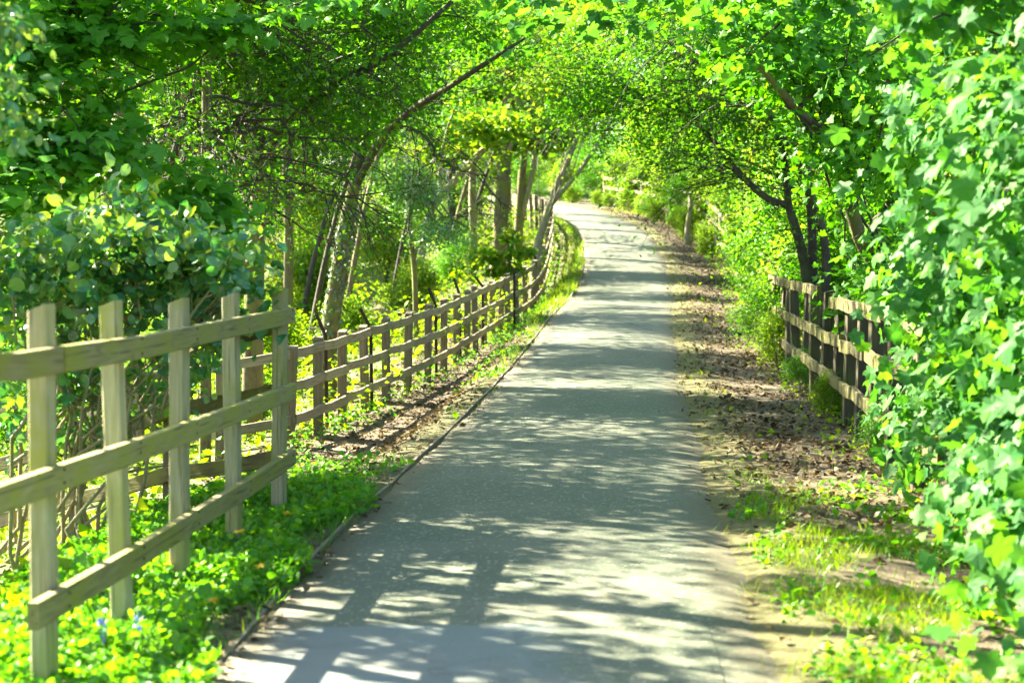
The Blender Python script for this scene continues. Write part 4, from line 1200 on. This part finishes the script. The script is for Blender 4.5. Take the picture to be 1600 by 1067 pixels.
# ------------------------------------------------------------------ shared background bushes and trees
def bush_mesh(name, n, size, mat, rad=(1, 1, 1), kind='quad', per=30):
    ells = []
    for _ in range(9):
        d = unit(rng.normal(size=3)) * np.array(rad) * 0.5
        ells.append((d, np.array(rad) * (0.35 + 0.25 * rng.random()), n / 9))
    C, Nn, K = clumps(ells, per=per, clump_r=0.13, flat=0.6, shell=0.3)
    return leaves_mesh(name, kind, C, Nn, sizes(len(C), size), mat)
def stems_mesh(name, n, h, spread, r, mat):
    B = Build()
    for _ in range(n):
        a = np.array([rng.normal() * 0.08, rng.normal() * 0.08, -0.1])
        e = np.array([rng.normal() * spread, rng.normal() * spread, h * (0.7 + 0.5 * rng.random())])
        q = bough(a, e, 0.05)
        B.tube(q, np.linspace(r, r * 0.3, len(q)), 5, False)
        grow_twigs(B, q, r, 4, h * 0.35, r * 0.4, sub=2)
    return B.mesh(name, mat)
bushes = [bush_mesh('crown', 7500, 0.062, M['bright_leaf'], (0.85, 0.85, 0.95)), bush_mesh('crown', 7500, 0.055, M['wood_leaf'], (0.85, 0.85, 1.0)), bush_mesh('crown', 6000, 0.075, M['bright_leaf'], (0.9, 0.9, 0.8))]
bush_stems = [stems_mesh('stem', 5, 1.0, 0.4, 0.014, M['twig']), stems_mesh('stem', 6, 1.0, 0.45, 0.012, M['stem'])]
def put_bush(x, y, sc, v, label, group, zoff=0.9, name='hedge_bush'):
    z = gz(x, y)
    e = empty(name, (x, y, z), label, 'bush', group)
    c = obj('crown', bushes[v], e); c.location = (0, 0, zoff * sc); c.scale = (sc, sc, sc * (0.9 + 0.3 * rng.random())); c.rotation_euler = (0, 0, rng.random() * 6.28); c['kind'] = 'stuff'
    s_ = obj('stem', bush_stems[v % 2], e); s_.scale = (sc, sc, sc); s_.rotation_euler = (0, 0, rng.random() * 6.28)
    return e
ORD = ['first', 'second', 'third', 'fourth', 'fifth', 'sixth', 'seventh', 'eighth', 'ninth', 'tenth', 'eleventh', 'twelfth', 'thirteenth', 'fourteenth', 'fifteenth', 'sixteenth', 'seventeenth', 'eighteenth', 'nineteenth', 'twentieth',
       'twenty-first', 'twenty-second', 'twenty-third', 'twenty-fourth', 'twenty-fifth', 'twenty-sixth', 'twenty-seventh', 'twenty-eighth']
# hedge row along the right verge
hk = 0
dd = 23.5
while dd < 74:
    i = int(np.abs(PC[:, 1] - dd).argmin())
    off = HALF + 1.95 + rng.normal() * 0.12
    put_bush(PC[i, 0] + PR[i, 0] * off, PC[i, 1] + PR[i, 1] * off, 0.95 + 0.3 * rng.random(), int(rng.integers(0, 3)), ORD[hk] + ' bush along the right hedge, counting uphill from the broken fence', 'hedge bushes along the right verge')
    if dd > 27:
        off += 1.5
        put_bush(PC[i, 0] + PR[i, 0] * off, PC[i, 1] + PR[i, 1] * off + 0.5, 1.7 + 0.5 * rng.random(), int(rng.integers(0, 3)), 'taller bush behind the ' + ORD[hk] + ' bush of the right hedge', 'taller bushes behind the right hedge')
    dd += 1.25 + 0.02 * dd; hk += 1
for j_, dd_ in enumerate(np.arange(45, 74, 1.7)):
    i = int(np.abs(PC[:, 1] - dd_).argmin()); off = HALF + 1.25 + rng.normal() * 0.15
    put_bush(PC[i, 0] + PR[i, 0] * off, PC[i, 1] + PR[i, 1] * off, 0.36 + 0.22 * rng.random(), int(rng.integers(0, 2)), ORD[j_] + ' low bush at the foot of the far bleached fence, counting uphill', 'low bushes at the far bleached fence', 0.7)
for j_, (x, y, sc) in enumerate(((3.9, 12.0, 0.8), (3.75, 14.5, 0.7), (4.1, 16.5, 0.8), (4.3, 19.0, 0.9), (4.6, 21.5, 1.0), (4.9, 24.5, 1.2))):
    put_bush(x, y, sc, 1, ORD[j_] + ' dark bush behind the broken fence, counting uphill', 'dark bushes behind the broken fence')
for j_, (x, y, sc) in enumerate(((2.62, 12.6, 0.26), (2.78, 15.6, 0.24), (3.0, 18.6, 0.27), (3.2, 21.4, 0.42), (3.25, 23.0, 0.6))):
    put_bush(x, y, sc, 0 if j_ % 2 else 1, ORD[j_] + ' little bush growing through the foot of the broken fence', 'little bushes at the broken fence', 0.75)
# understorey on the left
for x, y, sc, v in ((-3.6, 26, 0.8, 0), (-2.9, 31, 0.7, 2), (-5.2, 30, 1.0, 1), (-2.0, 36, 0.8, 0), (-4.4, 38, 1.2, 2), (-1.2, 43, 0.9, 1), (-6.5, 36, 1.3, 0), (-3.2, 47, 1.3, 0), (-7.8, 45, 1.6, 2), (-5.5, 52, 1.7, 0),
                    (-1.4, 54, 1.2, 2), (-10.5, 50, 1.8, 1), (-8, 60, 2.0, 0), (-3.5, 60, 1.6, 2), (-12.5, 60, 2.2, 2), (-6.2, 23.5, 0.9, 1), (-7.5, 28, 1.1, 2), (-9, 37, 1.6, 1), (-5.6, 20.0, 0.8, 1)):
    put_bush(x, y, sc, v, 'green understorey bush in the left wood beyond the fence', 'understorey bushes in the left wood', name='woodland_bush')

for i in range(34):
    y = 20 + 28 * rng.random(); x = -0.05 * y - 2.2 - 0.11 * y * rng.random()
    put_bush(x, y, 0.45 + 0.45 * rng.random(), (0, 2)[i % 2], 'low bright bush among the herbs beyond the long fence', 'low bright bushes beyond the long fence', 0.55, name='woodland_bush')
for i in range(14):
    x = -4.5 - i * 1.35 + rng.normal() * 0.4; y = 68 + 12 * rng.random() + 0.5 * i
    put_bush(x, y, 2.3 + 0.7 * rng.random(), (0, 2, 1)[i % 3], 'large far bush closing the gap at the back of the left wood', 'large far bushes at the back of the left wood', 0.8, name='woodland_bush')
def crown_mesh(n, size, mat, rad):
    ells = []
    for _ in range(14):
        d = unit(rng.normal(size=3)) * np.array(rad) * (0.3 + 0.5 * rng.random())
        ells.append((d, np.array(rad) * (0.28 + 0.2 * rng.random()), n / 14))
    C, Nn, K = clumps(ells, per=34, clump_r=0.30, flat=0.5, shell=0.3)
    return leaves_mesh('crown', 'quad', C, Nn, sizes(len(C), size), mat)
crowns = [crown_mesh(15000, 0.15, M['bright_leaf'], (2.3, 2.3, 2.6)), crown_mesh(15000, 0.15, M['bright_leaf'], (2.6, 2.6, 2.2)), crown_mesh(14000, 0.14, M['wood_leaf'], (2.4, 2.4, 2.8))]
def far_trunk():
    B = Build()
    P = catmull([(0, 0, -0.3), (rng.normal() * .15, rng.normal() * .15, 2.5), (rng.normal() * .3, rng.normal() * .3, 6.5)], 10)
    B.tube(P, np.linspace(0.16, 0.05, 10), 7)
    for _ in range(9):
        i = rng.integers(3, 9)
        q = bough(P[i], P[i] + np.array([rng.normal() * 1.4, rng.normal() * 1.4, 0.8 + rng.random()]), 0.08)
        B.tube(q, np.linspace(0.045, 0.012, len(q)), 5, False)
        grow_twigs(B, q, 0.02, 5, 0.9, 0.012, sub=2)
    return B
trunks = [far_trunk().mesh('trunk', M['bark_moss']), far_trunk().mesh('trunk', M['bark_pale'])]
def put_tree(x, y, sc, v, label, group, crown_h=5.2, tv=None):
    z = gz(x, y)
    e = empty('woodland_tree', (x, y, z), label, 'tree', group)
    c = obj('crown', crowns[v], e); c.location = (0, 0, crown_h * sc); c.scale = (sc,) * 3; c.rotation_euler = (0, 0, rng.random() * 6.28); c['kind'] = 'stuff'
    t_ = obj('trunk', trunks[(v if tv is None else tv) % 2], e); t_.scale = (sc,) * 3; t_.rotation_euler = (0, 0, rng.random() * 6.28)
# beyond the bend and on the right bank
FARL = [(x, y) for x, y in ((-2, 84), (3, 80), (8, 76), (12, 70), (7, 66), (10.5, 60), (9, 54), (11, 47), (9.5, 41), (12.5, 37), (10, 33), (7.5, 47), (7.2, 58), (4, 90), (-6, 96), (-12, 100), (10, 92), (16, 84), (18, 70), (17, 56), (15, 45),
                            (-18, 100), (-24, 94), (0, 104), (8, 106), (7.6, 37.5))]
for x, y in FARL:
    sc = 0.95 + 0.4 * rng.random()
    put_tree(x, y, sc, int(rng.integers(0, 3)), 'bright leafy tree on the bank beyond the bend and right hedge', 'trees beyond the bend and right hedge', (2.2, 4.2, 5.6)[int(rng.integers(0, 3))] + rng.random())
LEFTW = [(-15, 60), (-9, 80), (-14, 90), (-20, 50), (-13, 70), (-18, 78), (-11, 84), (-17, 64), (-22, 72), (-14, 55), (-19, 58), (-10.5, 60), (-24, 62), (-17, 48), (-13, 44), (-30, 84)]
for x, y in LEFTW:
    sc = 0.95 + 0.4 * rng.random()
    put_tree(x, y, sc, int(rng.integers(0, 3)), 'leafy tree standing deep in the left wood', 'trees deep in the left wood', (2.0, 4.0, 6.0)[int(rng.integers(0, 3))] + rng.random())
for i in range(28):
    x = -52 + i * 3.7 + rng.normal(); y = 112 + rng.normal() * 9
    put_tree(x, y, 1.9 + 0.5 * rng.random(), int(rng.integers(0, 2)), 'distant leafy tree closing the view behind the bend', 'distant trees behind the bend', 2.6 + 2.2 * (i % 3))
# trees beside the view whose crowns shade the path
ocr = []
for n_ in (7000, 6000):
    ells = []
    for _ in range(12):
        ells.append((np.array([rng.normal() * 1.1, rng.normal() * 1.1, rng.normal() * 0.35]), np.array([0.8, 0.8, 0.3]) * (0.7 + 0.5 * rng.random()), n_ / 12))
    C, Nn, K = clumps(ells, per=150, clump_r=0.27, flat=0.4, shell=0.1)
    ocr.append(leaves_mesh('crown', 'quad', C, Nn, sizes(len(C), 0.095), M['wood_leaf']))
yy = 13.6
k = 0
while yy < 50:
    i = int(np.abs(PC[:, 1] - (yy - 3.4)).argmin())
    cx = PC[i, 0] - 4.1 + rng.normal() * 0.6; h = 4.0 + 0.5 * rng.normal() + (0.6 if yy < 20 else 0)
    bx = cx - 1.3; by = yy + rng.normal() * 0.5
    b = np.array([bx, by, gz(bx, by)])
    t_ = Tree('overhanging_tree', tuple(b), ORD[k] + ' overhanging tree up the long left fence, its bough spread towards the path', 'tree', 'trees overhanging the left fence')
    tp_ = np.array([cx + 0.3, yy, PC[i, 2] + h + 0.5])
    P = t_.trunk([b - [0, 0, .2], b * 0.65 + tp_ * 0.35 + [-0.12, 0, 0.1], b * 0.3 + tp_ * 0.7 + [-0.1, 0.05, 0.1], tp_], [0.06, 0.052, 0.04, 0.02], M['bark_dark'] if k % 2 else M['bark_moss'], 8, 12)
    t_.boughs_to(P, [np.array([cx + rng.normal() * 1.2, yy + rng.normal() * 1.2, PC[i, 2] + h + rng.normal() * 0.3]) for _ in range(7)], M['bark_dark'], 0.022, 0.05, 8, 1.0, lo=0.5)
    t_.finish_twigs(M['twig'])
    t_.twig_leaves('quad', 0.085, M['wood_leaf'], 0.6, 0.05)
    c = obj('crown', ocr[k % 2], t_.o); c.location = Vector((cx, yy, PC[i, 2] + h)) - Vector(b); c.rotation_euler = (0, 0, rng.random() * 6.28); c['kind'] = 'stuff'
    yy += (1.95 if yy < 20 else 2.75) + 0.35 * rng.random(); k += 1

# unseen hazel poles added past the left edge, so streaked shadows cross the near path
for i, (bx, by) in enumerate(((-3.5, 8.7), (-4.3, 9.9))):
    b = np.array([bx, by, gz(bx, by)])
    t_ = Tree('hazel_coppice', tuple(b), ['nearer hazel coppice', 'farther hazel coppice'][i] + ' added out of view past the left edge to throw streaked shade on the path', 'shrub', 'added hazel coppices past the left edge')
    tips = []
    for j in range(9):
        a_ = rng.random() * 6.28; L = 4.6 + 1.6 * rng.random()
        tip = b + np.array([math.cos(a_) * 0.9 * rng.random(), math.sin(a_) * 1.1 * rng.random(), L])
        P = t_.trunk([b + np.array([math.cos(a_), math.sin(a_), 0]) * 0.15 - [0, 0, .1], (b + tip) / 2 + rng.normal(size=3) * 0.12, tip], [0.03, 0.024, 0.01], M['twig'], 6, 10, 'stem')
        grow_twigs(t_.tw, P, 0.01, 5, 0.7, 0.006, sub=2, t0=0.4)
        tips += [P[7], P[8], P[9]]
    t_.finish_twigs(M['twig'])
    ells = [(q, (0.3, 0.3, 0.16), 22) for q in tips]
    C, Nn, K = clumps(ells, per=22, clump_r=0.16, flat=0.4)
    t_.crown('round', C, Nn, sizes(len(C), 0.085), M['wood_leaf'])
# ------------------------------------------------------------------ ground cover
def scatter(n, x0, x1, y0, y1, accept, ypow=1.0):
    x = x0 + (x1 - x0) * rng.random(n); y = y0 + (y1 - y0) * rng.random(n) ** ypow
    d, zp, i = path_frame(x, y)
    k = accept(x, y, d)
    x, y, d, zp, i = x[k], y[k], d[k], zp[k], i[k]
    return x, y, d, ground(x, y, (d, zp, i))
def patchy(x, y, s=1.0, ph=0.0):
    return 0.5 + 0.25 * (np.sin(x * 1.9 * s + ph + np.sin(y * 1.3 * s)) + np.sin(y * 1.7 * s + 1.3 * ph + np.sin(x * 2.3 * s)))

def cover(name, label, cat, x, y, z, size, h, mat, kind='quad', up=0.9, rand=0.55, var=0.4):
    n = len(x)
    C = np.stack([x, y, z + h * rng.random(n)], 1)
    Nn = np.array([[0, 0, up]]) + rng.normal(size=(n, 3)) * rand
    o = obj(name, leaves_mesh(name, kind, C, Nn, sizes(n, size, var), mat)); tag(o, label, cat, kind='stuff')
# woodland herbs beyond the left fence
def fence_s(y): return np.interp(y, [5, 11, 16, 19, 22, 27, 34, 44, 60], [0.75, 0.9, 1.8, 2.1, 1.8, 1.4, 1.15, 0.8, 0.7])
x, y, d, z = scatter(230000, -24, 2, 6, 75, lambda x, y, d: (-d - HALF > fence_s(y) - 0.1) & (x > -0.32 * y - 1.5) & (rng.random(len(x)) < 0.35 + 0.8 * patchy(x, y, 0.6)), 1.15)
hh = 0.08 + (0.35 + 0.6 * patchy(x, y, 0.8, 2.0)) * smooth(15, 24, y)
cover('woodland_herbs', 'bright green woodland herbs covering the floor beyond the left fence', 'herbs', x, y, z, 0.095, hh, M['herb'], 'quad', 0.9, 0.5)
# weeds on the left verge by the near fence
x, y, d, z = scatter(100000, -3.2, 0, 4.5, 12, lambda x, y, d: (-d - HALF > 0.10 + 0.12 * np.sin(y * 3)) & (rng.random(len(x)) < smooth(12.2, 9.0, y) * (0.45 + 0.6 * patchy(x, y, 2))))
cover('verge_weeds', 'low lush weeds between the pale fence and the path', 'weeds', x, y, z, 0.031, 0.05 + 0.09 * patchy(x, y, 3), M['weed'], 'round', 0.8, 0.6, 0.6)
x, y, d, z = scatter(40000, -3.2, 0, 4.5, 13, lambda x, y, d: (-d - HALF > 0.03) & (-d - HALF < 1.6) & (rng.random(len(x)) < smooth(13, 9.0, y) * (0.2 + 0.8 * smooth(0.4, 0.7, patchy(x, y, 2.4, 1.1)))))
n = len(x); C = np.stack([x, y, z - 0.005], 1)
hd = np.array([[0, 0, 1.0]]) + rng.normal(size=(n, 3)) * 0.45
o = obj('grass', leaves_mesh('grass', 'blade', C, rng.normal(size=(n, 3)), sizes(n, 0.075, 0.5), M['weed'], hd)); tag(o, 'grass blades among the weeds at the foot of the pale fence', 'grass', kind='stuff')
x, y, d, z = scatter(60000, -1, 4, 20, 62, lambda x, y, d: (d < -HALF - 0.02) & (-d - HALF < 0.2 + 0.35 * smooth(22, 36, y)) & (rng.random(len(x)) < 0.25 + 0.7 * smooth(24, 36, y)))
n = len(x); C = np.stack([x, y, z - 0.005], 1)
hd = np.array([[0, 0, 1.0]]) + rng.normal(size=(n, 3)) * 0.5
o = obj('grass', leaves_mesh('grass', 'blade', C, rng.normal(size=(n, 3)), sizes(n, 0.12, 0.5) * 1.2, M['grass'], hd)); tag(o, 'bright grass strip between the path and the long fence towards the bend', 'grass', kind='stuff')
# tufts along the sloping verge and fence foot
x, y, d, z = scatter(90000, -4, 3, 11, 60, lambda x, y, d: (d < -HALF - 0.08) & (-d - HALF < fence_s(y) + 0.2) & (rng.random(len(x)) < 0.9 * smooth(0.62, 0.85, patchy(x, y, 1.3, 1.0)) + 0.8 * smooth(0.45, 0.05, np.abs(-d - HALF - fence_s(y))) * (0.3 + 0.7 * patchy(x, y, 1.1)) + 0.5 * smooth(0.4, 0.1, -d - HALF) * smooth(26, 40, y)))
cover('verge_weeds', 'scattered weeds on the sloping leaf litter verge and along the long fence', 'weeds', x, y, z, 0.065, 0.05 + 0.12 * smooth(0.5, 0.0, np.abs(-d - HALF - fence_s(y))), M['weed'], 'quad', 0.9, 0.55)
# right verge: weeds at the hedge foot
x, y, d, z = scatter(60000, 1, 6, 6, 62, lambda x, y, d: (d > HALF + 0.1) & (d < HALF + 2.0) & (rng.random(len(x)) < 0.9 * smooth(0.75, 1.4, d - HALF) * (0.35 + 0.65 * patchy(x, y, 1.5)) + 0.12 * smooth(0.6, 0.8, patchy(x, y, 2.2))))
cover('hedge_foot_weeds', 'weeds growing at the foot of the right hedge', 'weeds', x, y, z, 0.06, 0.04 + 0.16 * smooth(1.0, 1.7, d - HALF), M['herb'], 'quad', 0.9, 0.55)
# grass in front right
x, y, d, z = scatter(90000, 0.5, 3.2, 4.8, 12, lambda x, y, d: (d > HALF + 0.02) & (rng.random(len(x)) < smooth(12, 8.2, y) * (smooth(0.42, 0.72, patchy(x, y, 2.6, 0.7)) * 0.9 + 0.06) * smooth(0.0, 0.35, d - HALF)))
n = len(x)
C = np.stack([x, y, z - 0.005], 1)
hd = np.array([[0, 0, 1.0]]) + rng.normal(size=(n, 3)) * 0.55
o = obj('grass', leaves_mesh('grass', 'blade', C, rng.normal(size=(n, 3)) + [0, -0.4, 0], sizes(n, 0.055, 0.5), M['grass'], hd)); tag(o, 'patchy bright grass on the bare soil at the near right verge', 'grass', kind='stuff')
x, y, d, z = scatter(26000, 0.5, 3.2, 4.8, 12.5, lambda x, y, d: (d > HALF + 0.1) & (rng.random(len(x)) < smooth(12.5, 8.5, y) * (smooth(0.5, 0.75, patchy(x, y, 2.9, 2.2)) * 0.7 + 0.05) * smooth(0.0, 0.3, d - HALF)))
cover('verge_weeds', 'low round leaved weeds among the grass at the near right verge', 'weeds', x, y, z, 0.036, 0.035, M['weed'], 'round', 0.9, 0.5)
x, y, d, z = scatter(60000, -3, 5, 5, 60, lambda x, y, d: (np.abs(np.abs(d) - HALF - 0.09) < 0.14) & (rng.random(len(x)) < 0.8 * smooth(0.35, 0.75, patchy(x, y, 1.7)) + 0.5 * smooth(0.45, 0.7, patchy(x, y, 4.1, 2)) * (d > 0)))
z = np.maximum(z, np.where(np.abs(d) < HALF, np.interp(y, PC[:, 1][:180], PC[:, 2][:180]), -9))
n = len(x); C = np.stack([x, y, z - 0.005], 1)
hd = np.array([[0, 0, 1.0]]) + rng.normal(size=(n, 3)) * 0.6
o = obj('edge_grass', leaves_mesh('edge_grass', 'blade', C, rng.normal(size=(n, 3)), sizes(n, 0.06, 0.5), M['grass'], hd)); tag(o, 'short grass growing along both edges of the asphalt', 'grass', kind='stuff')
# leaf litter
x, y, d, z = scatter(260000, -4, 6, 5, 62, lambda x, y, d: (np.abs(d) > HALF * 0.93) & (np.abs(d) < HALF + 2.4) & (rng.random(len(x)) < (0.08 + 0.92 * smooth(0.05, 0.5, np.abs(d) - HALF)) * smooth(8.0, 11.5, y + 1.6 * (d < 0)) * (0.35 + 0.65 * smooth(0.3, 0.6, patchy(x, y, 2.3, 0.4))) + 0.04 + 0.5 * (d < 0) * (y < 8.5) * (np.abs(d) < HALF + 0.3)), 1.3)
cover('leaf_litter', 'brown dead leaves littering both verges', 'leaf litter', x, y, z + 0.004, 0.048, 0.016, M['litter'], 'quad', 1.0, 0.4, 0.65)
x, y, d, z = scatter(2600, -3, 5, 5, 60, lambda x, y, d: (np.abs(d) < HALF) & (rng.random(len(x)) < 0.1 + 0.8 * smooth(0.55, 0.95, np.abs(d))))
cover('fallen_leaves', 'few small dead leaves lying on the asphalt', 'leaf litter', x, y, z * 0 + np.interp(y, PC[:, 1][:180], PC[:, 2][:180]) + 0.027, 0.03, 0.004, M['litter'], 'quad', 1.0, 0.25)
x, y, d, z = scatter(14000, -14, 0, 12, 50, lambda x, y, d: (-d - HALF > fence_s(y)) & (x > -0.32 * y - 1) & (rng.random(len(x)) < smooth(0.55, 0.35, patchy(x, y, 0.6))))
cover('woodland_litter', 'dead leaves on the floor of the left wood', 'leaf litter', x, y, z + 0.01, 0.07, 0.03, M['litter'], 'quad', 1.0, 0.4)

# pale sunlit snag on the outside of the bend
q = W(1074, 366, 47.0); b = np.array([q[0], q[1], gz(q[0], q[1])])
sg_ = Tree('dead_tree', tuple(b), 'pale sunlit dead trunk beside the hedge where the path bends')
sg_.trunk([b - [0, 0, .1], b + [0.02, 0, 0.5], b + [0.08, 0, 1.0], b + [0.06, 0.05, 1.35]], [0.11, 0.075, 0.06, 0.035], M['bark_pale'])
# fallen sticks in the wood
for i, (px, py, D, L, a) in enumerate(((620, 425, 34, 2.6, 0.5), (655, 440, 33, 2.0, 0.3), (600, 400, 38, 3.0, 0.4), (700, 420, 36, 1.8, 0.6), (560, 455, 30, 1.6, 0.2))):
    q = W(px, py, D); z = gz(q[0], q[1])
    e = empty('fallen_branch', (q[0], q[1], z), ['long dead branch lying highest in the brown brush', 'bare dead branch lying below the pale leaved hawthorn', 'dead branch lying farthest back in the brown brush', 'short dead branch near the leaning pale trunk', 'thin dead stick just right of the ivy covered trunk'][i], 'dead branch')
    P = bough((q[0] - L / 2, q[1], z + 0.5 + 0.1 * rng.random()), (q[0] + L / 2, q[1] + 0.6, z + 0.55 - a), 0.04, 9, 0.08)
    b_ = Build(); b_.tube(P, np.linspace(0.035, 0.01, 9), 6)
    obj('limb', b_.mesh('limb', M['deadwood']), e, world_pts=True)
    b_ = Build(); grow_twigs(b_, P, 0.02, 9, 0.9, 0.01, droop=0.8, sub=3)
    o = obj('twigs', b_.mesh('twigs', M['deadwood']), e, world_pts=True); o['kind'] = 'stuff'

# ------------------------------------------------------------------ flowers by the near fence
def dandelion(x, y, label, h=0.11):
    z = gz(x, y)
    e = empty('dandelion', (x, y, z), label, 'flower', 'yellow dandelions by the pale fence')
    b_ = Build(); b_.tube(np.array([(0, 0, 0), (0.004, 0, h * .6), (0.0, 0.003, h)]), 0.003, 5)
    obj('stem', b_.mesh('stem', M['weed']), e)
    n = 34
    a = rng.random(n) * 6.28
    hd = np.stack([np.cos(a), np.sin(a), 0.25 + 0.7 * rng.random(n)], 1)
    o = obj('petals', leaves_mesh('petals', 'quad', np.tile([[0, 0, h]], (n, 1)), np.array([[0, 0, 1.0]]) + rng.normal(size=(n, 3)) * 0.2, sizes(n, 0.024), M['yellow'], hd), e)
def on_ground(px, py, z=0.0):
    D = (CAM_Z - z) * FPX / (py - 386.0)
    q = W(px, py, D); return q[0], q[1]
for px, py, lab in ((374, 870, 'yellow dandelion at the foot of the fourth pale post'), (263, 925, 'left one of two yellow dandelions between the second and third pale posts'), (280, 922, 'right one of two yellow dandelions between the second and third pale posts'),
                    (407, 925, 'yellow dandelion out in the weeds towards the path edge'), (449, 838, 'small yellow dandelion at the foot of the farthest pale post'), (331, 985, 'yellow dandelion low in the weeds near the path edge')):
    x, y = on_ground(px, py, 0.0)
    dandelion(x, y, lab)
for px, py, lab in ((152, 1040, 'blue bluebell in the weeds beside the nearest pale post'), (208, 1030, 'small bluebell below the second pale post')):
    x, y = on_ground(px, py)
    z = gz(x, y)
    e = empty('bluebell', (x, y, z), lab, 'flower')
    b_ = Build(); b_.tube(np.array([(0, 0, 0), (0.005, 0, 0.1), (0.03, 0, 0.17)]), 0.003, 5)
    obj('stem', b_.mesh('stem', M['weed']), e)
    n = 30
    c = np.stack([0.005 + 0.03 * rng.random(n), rng.normal(size=n) * 0.012, 0.09 + 0.08 * rng.random(n)], 1)
    obj('petals', leaves_mesh('petals', 'quad', c, rng.normal(size=(n, 3)), sizes(n, 0.015), M['blue'], np.array([[0, 0, -1.0]]) + rng.normal(size=(n, 3)) * 0.5), e)
